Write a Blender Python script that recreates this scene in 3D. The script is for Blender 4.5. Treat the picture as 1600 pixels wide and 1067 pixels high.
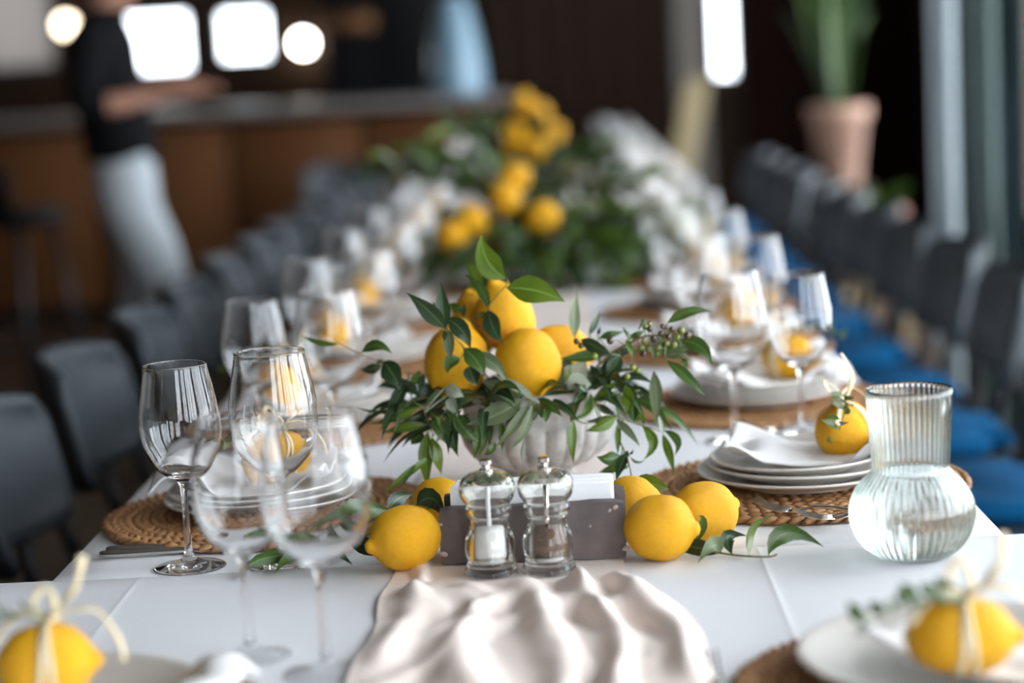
import bpy, bmesh, math, random
from mathutils import Vector, Matrix, noise

for _o in list(bpy.data.objects):
    bpy.data.objects.remove(_o)
SC = bpy.context.scene
COL = SC.collection
PI = math.pi

# ------------------------------------------------------------------ camera
F_PX = 3200.0
yaw, pitch, roll = 0.0267, math.radians(7.79), 0.055
CAM_POS = Vector((0, 0, 1.274))
_r = Vector((math.cos(yaw), math.sin(yaw), 0))
_f = Vector((-math.sin(yaw) * math.cos(pitch), math.cos(yaw) * math.cos(pitch), -math.sin(pitch)))
_u = _r.cross(_f)
UP = _u * math.cos(roll) + _r * math.sin(roll)
RT = _r * math.cos(roll) - _u * math.sin(roll)
cam_data = bpy.data.cameras.new('camera')
cam = bpy.data.objects.new('camera', cam_data)
COL.objects.link(cam)
cam.matrix_world = Matrix(((RT.x, UP.x, -_f.x, CAM_POS.x), (RT.y, UP.y, -_f.y, CAM_POS.y),
                           (RT.z, UP.z, -_f.z, CAM_POS.z), (0, 0, 0, 1)))
cam_data.sensor_width = 36
cam_data.lens = F_PX / 1600 * 36
cam_data.clip_end = 100
cam_data.dof.use_dof = True
cam_data.dof.focus_distance = 2.22
cam_data.dof.aperture_fstop = 1.85
SC.camera = cam

# ------------------------------------------------------------------ daylight and exposure
world = bpy.data.worlds.new('daylight_sky')
SC.world = world
world.use_nodes = True
_bg = world.node_tree.nodes['Background']
_bg.inputs['Color'].default_value = (0.86, 0.93, 1.0, 1)
_bg.inputs['Strength'].default_value = 9.5
SC.view_settings.view_transform = 'Standard'
SC.view_settings.look = 'None'
SC.view_settings.gamma = 1
SC.view_settings.exposure = 0.0
SC.view_settings.use_curve_mapping = False
cy = SC.cycles
cy.max_bounces = 28
cy.transmission_bounces = 26
cy.glossy_bounces = 8
cy.diffuse_bounces = 4
cy.transparent_max_bounces = 24
cy.blur_glossy = 0.3
cy.sample_clamp_indirect = 8.0
cy.use_denoising = True


def portal(name, loc, rot, sx, sy):
    # marks a window opening for the sky sampler; gives off no light of its own
    d = bpy.data.lights.new(name, 'AREA')
    d.shape = 'RECTANGLE'
    d.size, d.size_y = sx, sy
    d.cycles.is_portal = True
    o = bpy.data.objects.new(name, d)
    o.location, o.rotation_euler = loc, rot
    COL.objects.link(o)


RWALL, BWALL, LWALL, FWALL, CEIL = 2.4, 13.5, -7.0, -4.0, 3.6
REAR_WIN = [(.6, 2.1, 0.3, 3.2)]
SIDE_WIN = [(-3.4, -1.4, 0.3, 3.2), (-1.1, 0.9, 0.3, 3.2), (1.2, 3.2, 0.3, 3.2), (3.5, 5.4, 0.3, 3.2), (6.3, 8.6, .3, 3.2), (8.9, 11.2, .3, 3.2)]
for a, b, c, d in REAR_WIN:
    portal('rear_window_portal', ((a + b) / 2, FWALL - .05, (c + d) / 2), (PI / 2, 0, PI), b - a, d - c)
for a, b, c, d in SIDE_WIN:
    portal('side_window_portal', (RWALL + .05, (a + b) / 2, (c + d) / 2), (PI / 2, 0, -PI / 2), b - a, d - c)

# ------------------------------------------------------------------ helpers
ORD = ['first', 'second', 'third', 'fourth', 'fifth', 'sixth', 'seventh', 'eighth', 'ninth', 'tenth',
       'eleventh', 'twelfth', 'thirteenth', 'fourteenth', 'fifteenth', 'sixteenth', 'seventeenth', 'eighteenth', 'nineteenth', 'twentieth', 'twenty-first', 'twenty-second',
       'twenty-third', 'twenty-fourth', 'twenty-fifth', 'twenty-sixth']


def tag(o, label=None, cat=None, group=None, kind=None):
    if label: o['label'] = label
    if cat: o['category'] = cat
    if group: o['group'] = group
    if kind: o['kind'] = kind
    return o


def empty(name, loc=(0, 0, 0), rz=0, label=None, cat=None, group=None):
    o = bpy.data.objects.new(name, None)
    o.empty_display_size = .05
    o.location = loc
    o.rotation_euler = (0, 0, rz)
    COL.objects.link(o)
    return tag(o, label, cat, group)


def mobj(name, me, mat=None, parent=None, loc=None, rot=None):
    if mat is not None and not me.materials:
        me.materials.append(mat)
    o = bpy.data.objects.new(name, me)
    COL.objects.link(o)
    if parent: o.parent = parent
    if loc is not None: o.location = loc
    if rot is not None: o.rotation_euler = rot
    return o


def copy_tree(o, parent=None):
    c = o.copy()
    COL.objects.link(c)
    c.parent = parent
    for ch in list(o.children):
        copy_tree(ch, c)
    return c


def mesh(name, verts, faces, smooth=True):
    me = bpy.data.meshes.new(name)
    me.from_pydata([tuple(v) for v in verts], [], faces)
    me.update()
    if smooth:
        for p in me.polygons: p.use_smooth = True
    return me


def bm_mesh(name, bm, smooth=False, angle=None):
    bmesh.ops.recalc_face_normals(bm, faces=bm.faces)
    me = bpy.data.meshes.new(name)
    bm.to_mesh(me)
    bm.free()
    if smooth:
        for p in me.polygons: p.use_smooth = True
        if angle: me.set_sharp_from_angle(angle=angle)
    return me


def add_box(bm, x0, x1, y0, y1, z0, z1):
    v = [bm.verts.new(p) for p in ((x0, y0, z0), (x1, y0, z0), (x1, y1, z0), (x0, y1, z0),
                                   (x0, y0, z1), (x1, y0, z1), (x1, y1, z1), (x0, y1, z1))]
    for f in ((0, 3, 2, 1), (4, 5, 6, 7), (0, 1, 5, 4), (1, 2, 6, 5), (2, 3, 7, 6), (3, 0, 4, 7)):
        bm.faces.new([v[i] for i in f])
    return v


def box_mesh(name, x0, x1, y0, y1, z0, z1, bevel=0, seg=2):
    bm = bmesh.new()
    add_box(bm, x0, x1, y0, y1, z0, z1)
    if bevel:
        bmesh.ops.bevel(bm, geom=bm.edges[:], offset=bevel, segments=seg, affect='EDGES', profile=.5)
    return bm_mesh(name, bm, bool(bevel), math.radians(40) if bevel else None)


def crom(pts, n):
    """Catmull-Rom through a list of tuples, n steps per span."""
    out = []
    P = [Vector(p) for p in pts]
    for i in range(len(P) - 1):
        p0, p1, p2, p3 = P[max(i - 1, 0)], P[i], P[i + 1], P[min(i + 2, len(P) - 1)]
        for k in range(n):
            t = k / n
            out.append(.5 * ((2 * p1) + (p2 - p0) * t + (2 * p0 - 5 * p1 + 4 * p2 - p3) * t * t
                             + (3 * p1 - p0 - 3 * p2 + p3) * t ** 3))
    out.append(P[-1])
    return out


def lathe(name, prof, seg=48, rfun=None, smooth=True, sharp=None):
    """prof: (r, z) list running up the outside; faces point outward. rfun(r, z, theta) -> r"""
    verts, faces, rings = [], [], []
    for r, z in prof:
        if r < 1e-6:
            rings.append([len(verts)]); verts.append((0, 0, z))
        else:
            ring = []
            for j in range(seg):
                a = 2 * PI * j / seg
                rr = rfun(r, z, a) if rfun else r
                ring.append(len(verts)); verts.append((rr * math.cos(a), rr * math.sin(a), z))
            rings.append(ring)
    for A, B in zip(rings, rings[1:]):
        for j in range(seg):
            k = (j + 1) % seg
            if len(A) == 1 and len(B) == 1: continue
            if len(A) == 1: faces.append((A[0], B[k], B[j]))
            elif len(B) == 1: faces.append((A[j], A[k], B[0]))
            else: faces.append((A[j], A[k], B[k], B[j]))
    me = mesh(name, verts, faces, smooth)
    if sharp: me.set_sharp_from_angle(angle=math.radians(sharp))
    return me


def tube(name, pts, rad, seg=6, caps=True):
    """tube along points; rad a number or a list"""
    P = [Vector(p) for p in pts]
    n = len(P)
    R = rad if isinstance(rad, (list, tuple)) else [rad] * n
    verts, faces = [], []
    prev = None
    for i in range(n):
        d = (P[min(i + 1, n - 1)] - P[max(i - 1, 0)]).normalized()
        if prev is None:
            s = d.orthogonal().normalized()
        else:
            s = (prev - d * prev.dot(d)).normalized()
        prev = s
        t = d.cross(s)
        for j in range(seg):
            a = 2 * PI * j / seg
            verts.append(P[i] + (s * math.cos(a) + t * math.sin(a)) * R[i])
    for i in range(n - 1):
        for j in range(seg):
            k = (j + 1) % seg
            faces.append((i * seg + j, i * seg + k, (i + 1) * seg + k, (i + 1) * seg + j))
    if caps:
        faces.append(tuple(range(seg))[::-1])
        faces.append(tuple((n - 1) * seg + j for j in range(seg)))
    return mesh(name, verts, faces)


# ------------------------------------------------------------------ materials
def new_mat(name):
    m = bpy.data.materials.new(name)
    m.use_nodes = True
    nt = m.node_tree
    return m, nt, nt.nodes['Principled BSDF']


def pmat(name, col, rough=.5, metal=0., col2=None, nscale=20., namt=.5, bump=None, spec=None, sss=None,
         sheen=0., coat=0., detail=4., stretch=None):
    m, nt, b = new_mat(name)
    b.inputs['Base Color'].default_value = (*col, 1)
    b.inputs['Roughness'].default_value = rough
    b.inputs['Metallic'].default_value = metal
    if spec is not None: b.inputs['Specular IOR Level'].default_value = spec
    if sheen: b.inputs['Sheen Weight'].default_value = sheen
    if coat:
        b.inputs['Coat Weight'].default_value = coat
        b.inputs['Coat Roughness'].default_value = .15
    if sss:
        b.inputs['Subsurface Weight'].default_value = sss[0]
        b.inputs['Subsurface Radius'].default_value = sss[1]
        b.inputs['Subsurface Scale'].default_value = sss[2]
    tc = nt.nodes.new('ShaderNodeTexCoord')
    vec = tc.outputs['Object']
    if stretch:
        mp = nt.nodes.new('ShaderNodeMapping')
        mp.inputs['Scale'].default_value = stretch
        nt.links.new(vec, mp.inputs['Vector'])
        vec = mp.outputs['Vector']
    if col2 is not None:
        n = nt.nodes.new('ShaderNodeTexNoise')
        n.inputs['Scale'].default_value = nscale
        n.inputs['Detail'].default_value = detail
        nt.links.new(vec, n.inputs['Vector'])
        r = nt.nodes.new('ShaderNodeValToRGB')
        r.color_ramp.elements[0].position = .5 - namt / 2
        r.color_ramp.elements[1].position = .5 + namt / 2
        r.color_ramp.elements[0].color = (*col, 1)
        r.color_ramp.elements[1].color = (*col2, 1)
        nt.links.new(n.outputs['Fac'], r.inputs['Fac'])
        nt.links.new(r.outputs['Color'], b.inputs['Base Color'])
    if bump:
        n2 = nt.nodes.new('ShaderNodeTexNoise')
        n2.inputs['Scale'].default_value = bump[0]
        n2.inputs['Detail'].default_value = 3
        nt.links.new(vec, n2.inputs['Vector'])
        bp = nt.nodes.new('ShaderNodeBump')
        bp.inputs['Strength'].default_value = bump[1]
        bp.inputs['Distance'].default_value = bump[2] if len(bump) > 2 else .002
        nt.links.new(n2.outputs['Fac'], bp.inputs['Height'])
        nt.links.new(bp.outputs['Normal'], b.inputs['Normal'])
    return m


def glass_mat(name, col=(1, 1, 1), ior=1.45, rough=0.):
    m, nt, b = new_mat(name)
    nt.nodes.remove(b)
    g = nt.nodes.new('ShaderNodeBsdfGlass')
    g.inputs['Color'].default_value = (*col, 1)
    g.inputs['IOR'].default_value = ior
    g.inputs['Roughness'].default_value = rough
    nt.links.new(g.outputs[0], nt.nodes['Material Output'].inputs['Surface'])
    return m


def pane_mat(name, col=(1, 1, 1)):
    m, nt, b = new_mat(name)
    nt.nodes.remove(b)
    t = nt.nodes.new('ShaderNodeBsdfTransparent')
    t.inputs['Color'].default_value = (*col, 1)
    g = nt.nodes.new('ShaderNodeBsdfGlossy')
    g.inputs['Roughness'].default_value = .02
    fr = nt.nodes.new('ShaderNodeFresnel')
    fr.inputs['IOR'].default_value = 1.45
    mx = nt.nodes.new('ShaderNodeMixShader')
    nt.links.new(fr.outputs[0], mx.inputs[0])
    nt.links.new(t.outputs[0], mx.inputs[1])
    nt.links.new(g.outputs[0], mx.inputs[2])
    nt.links.new(mx.outputs[0], nt.nodes['Material Output'].inputs['Surface'])
    return m


def emit_mat(name, col, strength):
    m, nt, b = new_mat(name)
    b.inputs['Base Color'].default_value = (*col, 1)
    b.inputs['Emission Color'].default_value = (*col, 1)
    b.inputs['Emission Strength'].default_value = strength
    return m


def leaf_mat(name, c1, c2, rib, rough=.35, transl=.25):
    m, nt, b = new_mat(name)
    uv = nt.nodes.new('ShaderNodeUVMap')
    sep = nt.nodes.new('ShaderNodeSeparateXYZ')
    nt.links.new(uv.outputs[0], sep.inputs[0])
    # distance from the midrib
    s = nt.nodes.new('ShaderNodeMath'); s.operation = 'SUBTRACT'; s.inputs[1].default_value = .5
    a = nt.nodes.new('ShaderNodeMath'); a.operation = 'ABSOLUTE'
    nt.links.new(sep.outputs[0], s.inputs[0]); nt.links.new(s.outputs[0], a.inputs[0])
    rr = nt.nodes.new('ShaderNodeValToRGB')
    rr.color_ramp.elements[0].position = .012; rr.color_ramp.elements[0].color = (1, 1, 1, 1)
    rr.color_ramp.elements[1].position = .05; rr.color_ramp.elements[1].color = (0, 0, 0, 1)
    nt.links.new(a.outputs[0], rr.inputs[0])
    tc = nt.nodes.new('ShaderNodeTexCoord')
    n = nt.nodes.new('ShaderNodeTexNoise')
    n.inputs['Scale'].default_value = 28
    n.inputs['Detail'].default_value = 3
    nt.links.new(tc.outputs['Object'], n.inputs['Vector'])
    cr = nt.nodes.new('ShaderNodeValToRGB')
    cr.color_ramp.elements[0].position = .3; cr.color_ramp.elements[0].color = (*c1, 1)
    cr.color_ramp.elements[1].position = .7; cr.color_ramp.elements[1].color = (*c2, 1)
    nt.links.new(n.outputs['Fac'], cr.inputs['Fac'])
    mx = nt.nodes.new('ShaderNodeMixRGB')
    mx.inputs['Color2'].default_value = (*rib, 1)
    nt.links.new(rr.outputs[0], mx.inputs['Fac'])
    nt.links.new(cr.outputs[0], mx.inputs['Color1'])
    nt.links.new(mx.outputs[0], b.inputs['Base Color'])
    b.inputs['Roughness'].default_value = rough
    t = nt.nodes.new('ShaderNodeBsdfTranslucent')
    nt.links.new(mx.outputs[0], t.inputs['Color'])
    ms = nt.nodes.new('ShaderNodeMixShader')
    ms.inputs[0].default_value = transl
    nt.links.new(b.outputs[0], ms.inputs[1]); nt.links.new(t.outputs[0], ms.inputs[2])
    nt.links.new(ms.outputs[0], nt.nodes['Material Output'].inputs['Surface'])
    return m


def lemon_material():
    m, nt, b = new_mat('lemon_peel')
    tc = nt.nodes.new('ShaderNodeTexCoord')
    n = nt.nodes.new('ShaderNodeTexNoise'); n.inputs['Scale'].default_value = 18; n.inputs['Detail'].default_value = 3
    nt.links.new(tc.outputs['Object'], n.inputs['Vector'])
    r = nt.nodes.new('ShaderNodeValToRGB')
    r.color_ramp.elements[0].position = .25; r.color_ramp.elements[0].color = (.89, .41, .004, 1)
    r.color_ramp.elements[1].position = .75; r.color_ramp.elements[1].color = (.95, .52, .010, 1)
    nt.links.new(n.outputs['Fac'], r.inputs['Fac'])
    # small brown specks
    v = nt.nodes.new('ShaderNodeTexNoise'); v.inputs['Scale'].default_value = 110; v.inputs['Detail'].default_value = 1
    nt.links.new(tc.outputs['Object'], v.inputs['Vector'])
    vr = nt.nodes.new('ShaderNodeValToRGB')
    vr.color_ramp.elements[0].position = .78; vr.color_ramp.elements[0].color = (0, 0, 0, 1)
    vr.color_ramp.elements[1].position = .84; vr.color_ramp.elements[1].color = (.8, .8, .8, 1)
    nt.links.new(v.outputs['Fac'], vr.inputs['Fac'])
    mx = nt.nodes.new('ShaderNodeMixRGB'); mx.inputs['Color2'].default_value = (.33, .17, .02, 1)
    nt.links.new(vr.outputs[0], mx.inputs['Fac']); nt.links.new(r.outputs[0], mx.inputs['Color1'])
    nt.links.new(mx.outputs[0], b.inputs['Base Color'])
    b.inputs['Roughness'].default_value = .45
    b.inputs['Specular IOR Level'].default_value = .35
    b.inputs['Subsurface Weight'].default_value = .12
    b.inputs['Subsurface Radius'].default_value = (.6, .35, .05)
    b.inputs['Subsurface Scale'].default_value = .006
    # oil-gland dimples
    vo = nt.nodes.new('ShaderNodeTexVoronoi'); vo.inputs['Scale'].default_value = 420
    nt.links.new(tc.outputs['Object'], vo.inputs['Vector'])
    n3 = nt.nodes.new('ShaderNodeTexNoise'); n3.inputs['Scale'].default_value = 90
    nt.links.new(tc.outputs['Object'], n3.inputs['Vector'])
    ad = nt.nodes.new('ShaderNodeMath'); ad.operation = 'ADD'
    nt.links.new(vo.outputs['Distance'], ad.inputs[0]); nt.links.new(n3.outputs['Fac'], ad.inputs[1])
    bp = nt.nodes.new('ShaderNodeBump'); bp.inputs['Strength'].default_value = .45; bp.inputs['Distance'].default_value = .0015
    nt.links.new(ad.outputs[0], bp.inputs['Height']); nt.links.new(bp.outputs[0], b.inputs['Normal'])
    return m


M = {}
M['cloth'] = pmat('white_tablecloth', (.80, .81, .83), .85, bump=(6, .12, .01), sheen=.1)
M['runner'] = pmat('blush_satin', (.92, .785, .70), .6, col2=(.94, .82, .745), nscale=7, sheen=.15, spec=.3, bump=(900, .05, .0005))
M['linen'] = pmat('white_linen', (.82, .81, .80), .85, bump=(500, .15, .0006), sheen=.2)
M['paper'] = pmat('white_paper_napkin', (.86, .87, .88), .8, bump=(300, .1, .0004))
M['ceramic'] = pmat('ivory_stoneware', (.68, .64, .59), .38, col2=(.73, .69, .64), nscale=25, coat=.25)
M['lemon'] = lemon_material()
M['lemonstem'] = pmat('lemon_stem_scar', (.20, .22, .06), .7, col2=(.34, .27, .1), nscale=300)
M['raffia'] = pmat('raffia', (.78, .62, .36), .7, col2=(.86, .74, .5), nscale=60, bump=(200, .3, .0006))
M['glass'] = glass_mat('clear_glass')
M['acrylic'] = glass_mat('clear_acrylic', (.99, .99, .98), 1.47)
M['carafe'] = glass_mat('ribbed_glass', (.985, 1, .99), 1.46)
M['water'] = glass_mat('water', (.99, 1, 1), 1.33)
M['steel'] = pmat('polished_steel', (.62, .60, .57), .13, 1.0)
M['salt'] = pmat('salt', (.86, .86, .85), .6, bump=(900, .6, .0012))
M['pepper'] = pmat('peppercorn', (.05, .03, .02), .6, col2=(.20, .11, .06), nscale=500, bump=(600, .8, .0015))
M['slate'] = pmat('dark_clay', (.075, .062, .062), .72, col2=(.17, .135, .125), nscale=24, namt=.5, bump=(110, .5, .0012))
M['slatechip'] = pmat('chipped_clay', (.42, .30, .26), .8, col2=(.55, .47, .42), nscale=200)
M['stone'] = pmat('weathered_stone', (.30, .285, .27), .85, col2=(.60, .57, .54), nscale=55, namt=.4, bump=(240, .5, .0012), detail=8)
M['foam'] = pmat('floral_foam', (.018, .045, .014), .95, bump=(200, .5))
M['leaf0'] = leaf_mat('leaf_dark', (.014, .036, .012), (.030, .062, .020), (.10, .17, .07), .38, .12)
M['leaf1'] = leaf_mat('leaf_mid', (.038, .082, .012), (.070, .130, .022), (.14, .23, .07), .36, .2)
M['leaf2'] = leaf_mat('leaf_bright', (.072, .132, .008), (.125, .200, .018), (.20, .32, .07), .34, .28)
M['leaf3'] = leaf_mat('leaf_grey_green', (.115, .155, .075), (.175, .220, .115), (.27, .34, .2), .5, .15)
M['leaf4'] = leaf_mat('leaf_silver', (.36, .42, .30), (.48, .53, .42), (.55, .6, .48), .65, .15)
M['stem'] = pmat('green_stem', (.10, .13, .03), .6, col2=(.21, .15, .07), nscale=40)
M['twig'] = pmat('brown_twig', (.22, .12, .05), .65, col2=(.35, .22, .10), nscale=50)
M['berryg'] = pmat('green_berry', (.13, .17, .02), .25, col2=(.24, .28, .05), nscale=200, coat=.3)
M['berryd'] = pmat('dark_berry', (.035, .02, .014), .22, col2=(.10, .06, .025), nscale=180, coat=.3)
M['mat'] = pmat('water_hyacinth', (.24, .105, .038), .62, col2=(.50, .27, .115), nscale=70, namt=.6, bump=(300, .5, .001))
M['chair'] = pmat('charcoal_plastic', (.034, .042, .048), .5, col2=(.040, .049, .055), nscale=6, spec=.25)
M['chairleg'] = pmat('black_powder_coat', (.012, .012, .013), .45)
M['blue'] = pmat('blue_cushion_fabric', (.0015, .060, .155), .95, col2=(.002, .075, .185), nscale=90, spec=.1)
M['wood'] = pmat('walnut_bar', (.105, .040, .013), .6, spec=.2, col2=(.165, .066, .022), nscale=3, stretch=(1, 1, .12), bump=(30, .1))
M['wood2'] = pmat('dark_wall_panel', (.020, .0105, .0055), .7, spec=.15, col2=(.031, .0165, .009), nscale=3, stretch=(1, 1, .12))
M['maroon'] = pmat('dark_maroon_wall', (.014, .005, .004), .8, spec=.1, col2=(.020, .008, .006), nscale=2)
M['plaster'] = pmat('grey_beige_plaster', (.30, .27, .24), .85, bump=(60, .1))
M['ceil'] = pmat('ceiling_paint', (.12, .10, .085), .9)
M['darkwall'] = pmat('brown_plaster', (.07, .05, .04), .85, spec=.2, col2=(.085, .062, .05), nscale=2)
M['floor'] = pmat('dark_oak_floor', (.060, .036, .022), .38, col2=(.095, .058, .035), nscale=4, stretch=(6, .6, 1))
M['counter'] = pmat('grey_counter_stone', (.13, .115, .11), .35, col2=(.19, .165, .155), nscale=12)
M['frame'] = pmat('dark_window_frame', (.02, .02, .02), .5)
M['pane'] = pane_mat('window_pane')
M['frost'] = None
M['black'] = pmat('black_enamel', (.006, .006, .007), .5, spec=.2)
M['copper'] = pmat('copper_panel', (.25, .12, .05), .35, .7)
M['terra'] = pmat('pale_terracotta', (.42, .24, .17), .8, col2=(.50, .31, .23), nscale=12)
M['coral'] = pmat('coral_terracotta', (.44, .17, .10), .8, col2=(.5, .21, .13), nscale=12)
M['soil'] = pmat('soil', (.02, .013, .008), .95)
M['yellowpetal'] = pmat('yellow_petal', (.75, .45, .01), .7)
M['oak'] = pmat('pale_oak_board', (.42, .32, .16), .55, col2=(.50, .40, .22), nscale=5, stretch=(8, 8, .6))
M['curl'] = pmat('pale_grey_curtain', (.46, .53, .56), .9, sheen=.2, bump=(300, .1))
M['curt'] = pmat('dark_teal_curtain', (.020, .050, .056), .9, sheen=.1, bump=(300, .1))
M['curg'] = pmat('sage_grey_curtain', (.15, .20, .19), .9, sheen=.1, bump=(300, .1))
M['jug'] = pmat('pale_blue_glaze', (.19, .32, .42), .3, col2=(.24, .38, .47), nscale=5)
M['skin'] = pmat('skin', (.50, .25, .17), .5, sss=(.1, (1, .3, .15), .01))
M['shirt'] = pmat('black_jersey', (.006, .006, .007), .95, spec=.1)
M['jeans'] = pmat('washed_grey_denim', (.42, .47, .50), .9, col2=(.50, .54, .57), nscale=14)
M['hair'] = pmat('dark_brown_hair', (.02, .012, .008), .5, bump=(300, .4))
M['shoe'] = pmat('white_shoe', (.5, .5, .48), .6)
M['metal'] = pmat('brass', (.55, .40, .18), .3, 1.0)

# ------------------------------------------------------------------ the room
def struct(name, me, mat, parent=None, label=None):
    o = mobj(name, me, mat, parent)
    if parent is None:
        o['kind'] = 'structure'
        if label: o['label'] = label
    return o


def wall_mesh(name, axis, pos, thick, a0, a1, z0, z1, holes):
    """wall across `axis` ('x': runs along x at y=pos; 'y': runs along y at x=pos) with rectangular holes"""
    A = sorted({a0, a1, *[h[0] for h in holes], *[h[1] for h in holes]})
    Z = sorted({z0, z1, *[h[2] for h in holes], *[h[3] for h in holes]})
    bm = bmesh.new()
    for i in range(len(A) - 1):
        for j in range(len(Z) - 1):
            ca, cz = (A[i] + A[i + 1]) / 2, (Z[j] + Z[j + 1]) / 2
            if any(h[0] < ca < h[1] and h[2] < cz < h[3] for h in holes): continue
            if axis == 'x': add_box(bm, A[i], A[i + 1], pos, pos + thick, Z[j], Z[j + 1])
            else: add_box(bm, pos, pos + thick, A[i], A[i + 1], Z[j], Z[j + 1])
    return bm_mesh(name, bm)


struct('floor', box_mesh('floor', LWALL, RWALL, FWALL, BWALL, -.1, 0), M['floor'], label='dark oak floor')
struct('ceiling', box_mesh('ceiling', LWALL, RWALL, FWALL, BWALL, CEIL, CEIL + .1), M['ceil'], label='dim brown ceiling')
BACK_WIN = [(-2.87, -2.335, 1.30, 1.74), (-2.205, -1.81, 1.345, 1.73), (-2.87, -1.81, 1.84, 2.9), (-4.3, -3.22, 1.36, 2.9), (1.02, 1.235, 1.06, 3.2)]
struct('wall_back', wall_mesh('wall_back', 'x', BWALL, .2, LWALL, RWALL, 0, CEIL, BACK_WIN), M['wood2'], label='dark brown panelled back wall')
struct('wall_front', wall_mesh('wall_front', 'x', FWALL - .2, .2, LWALL, RWALL, 0, CEIL, REAR_WIN), M['darkwall'], label='wall of windows behind the viewer')
struct('wall_right', wall_mesh('wall_right', 'y', RWALL, .2, FWALL, BWALL, 0, CEIL, SIDE_WIN), M['darkwall'], label='window wall to the right of the table')
struct('wall_left', box_mesh('wall_left', LWALL - .2, LWALL, FWALL, BWALL, 0, CEIL), M['darkwall'], label='brown wall on the left')


def window(n, axis, pos, h, pane=True, panemat=None, label=None, nmul=1):
    a0, a1, z0, z1 = h
    t = .05
    bm = bmesh.new()
    def bx(p0, p1, q0, q1, d0=.04, d1=.12):
        if axis == 'x': add_box(bm, p0, p1, pos + d0, pos + d1, q0, q1)
        else: add_box(bm, pos + d0, pos + d1, p0, p1, q0, q1)
    bx(a0, a0 + t, z0, z1); bx(a1 - t, a1, z0, z1)
    bx(a0 + t, a1 - t, z0, z0 + t); bx(a0 + t, a1 - t, z1 - t, z1)
    for k in range(1, nmul):
        c = a0 + (a1 - a0) * k / nmul
        bx(c - t / 2, c + t / 2, z0 + t, z1 - t)
    o = struct('window_%d' % n, bm_mesh('window_frame', bm), M['frame'], label=label)
    if pane:
        bm = bmesh.new()
        if axis == 'x': add_box(bm, a0 + t, a1 - t, pos + .075, pos + .081, z0 + t, z1 - t)
        else: add_box(bm, pos + .075, pos + .081, a0 + t, a1 - t, z0 + t, z1 - t)
        mobj('pane', bm_mesh('pane', bm), panemat or M['pane'], o)
    return o


_m, _nt, _b = new_mat('grey_roller_blind')
_nt.nodes.remove(_b)
_t = _nt.nodes.new('ShaderNodeBsdfTranslucent'); _t.inputs['Color'].default_value = (.22, .205, .195, 1)
_nt.links.new(_t.outputs[0], _nt.nodes['Material Output'].inputs['Surface'])
M['frost'] = _m
M['olive'] = _m.copy()
M['olive'].name = 'olive_screen'
M['olive'].node_tree.nodes['Translucent BSDF'].inputs[0].default_value = (.32, .30, .17, 1)
window(1, 'x', BWALL, BACK_WIN[0], label='bright window behind the bar, nearest the person')
window(2, 'x', BWALL, BACK_WIN[1], label='bright narrow window behind the bar, right of its neighbour')
window(13, 'x', BWALL, BACK_WIN[2], True, M['olive'], 'olive tinted transom above the bright bar windows', 3)
window(3, 'x', BWALL, BACK_WIN[3], True, M['frost'], 'grey screened window at the far left behind the bar', 2)
window(4, 'x', BWALL, BACK_WIN[4], label='tall slit window glowing at the far end of the room')
for i, h in enumerate(REAR_WIN): window(5 + i, 'x', FWALL - .2, h, False, label='tall window behind the viewer', nmul=3)
for i, h in enumerate(SIDE_WIN): window(6 + i, 'y', RWALL, h, False, label='tall window in the right wall', nmul=3)

col = struct('trim_1', box_mesh('pillar', .80, 1.0, BWALL - .12, BWALL, 0, CEIL), M['plaster'], label='grey beige pillar beside the slit window')
struct('trim_2', box_mesh('maroon_wall_panel', 1.25, RWALL, BWALL - .06, BWALL, 0, CEIL), M['maroon'], label='dark maroon wall panel right of the slit window')
wb = struct('trim_3', box_mesh('panel_backing', -.45, .79, BWALL - .03, BWALL, 0, CEIL), M['wood2'], label='dark vertical wall boards beyond the table end')
_bd = box_mesh('board', 0, .195, -.03, 0, 0, CEIL - .02, .006)
for k in range(6):
    mobj('board', _bd, M['wood2'], wb, (-.44 + k * .205, BWALL - .03, .01))

# ------------------------------------------------------------------ bar
BY = 11.0
bar = empty('bar_counter', (-3.1, BY, 0), 0, 'long walnut bar counter with a grey stone top', 'bar counter')
mobj('body', box_mesh('body', -3.0, 2.82, .04, .6, 0, 1.06), M['wood2'], bar)
_pn = box_mesh('panel', 0, .70, -.0, .04, .08, 1.02, .012)
for k in range(8):
    mobj('panel', _pn, M['wood'], bar, (-2.99 + k * .726, 0, 0))
mobj('countertop', box_mesh('countertop', -3.05, 2.87, -.14, .68, 1.06, 1.11, .008), M['counter'], bar)
mobj('kickboard', box_mesh('kickboard', -3.0, 2.82, .02, .04, 0, .08), M['black'], bar)

cab = empty('bar_cabinet', (-.98, BWALL - .5, 0), 0, 'black back-bar cabinet with a copper shelf, right of the windows', 'cabinet')
mobj('body', box_mesh('body', -.45, .40, 0, .48, 0, 2.75, .01), M['black'], cab)
mobj('shelf', box_mesh('shelf', -.43, -.12, -.03, .0, 1.52, 1.62, .004), M['copper'], cab)
mobj('door', box_mesh('door', -.10, .38, -.02, .0, 1.15, 2.70, .004), M['black'], cab)

_jp = crom([(0, 0), (.13, .0), (.15, .02), (.152, .10), (.14, .22), (.118, .34), (.098, .43), (.086, .47), (.082, .485)], 5)
jug = empty('water_jug', (-.52, BY + .25, 1.11), 0, 'pale blue rounded jug standing on the end of the bar', 'jug')
mobj('body', lathe('body', [(p[0], p[1]) for p in _jp], 40), M['jug'], jug)
mobj('stopper', lathe('stopper', [(0, .478), (.078, .478), (.084, .50), (.06, .53), (0, .54)], 24), M['jug'], jug)

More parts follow.
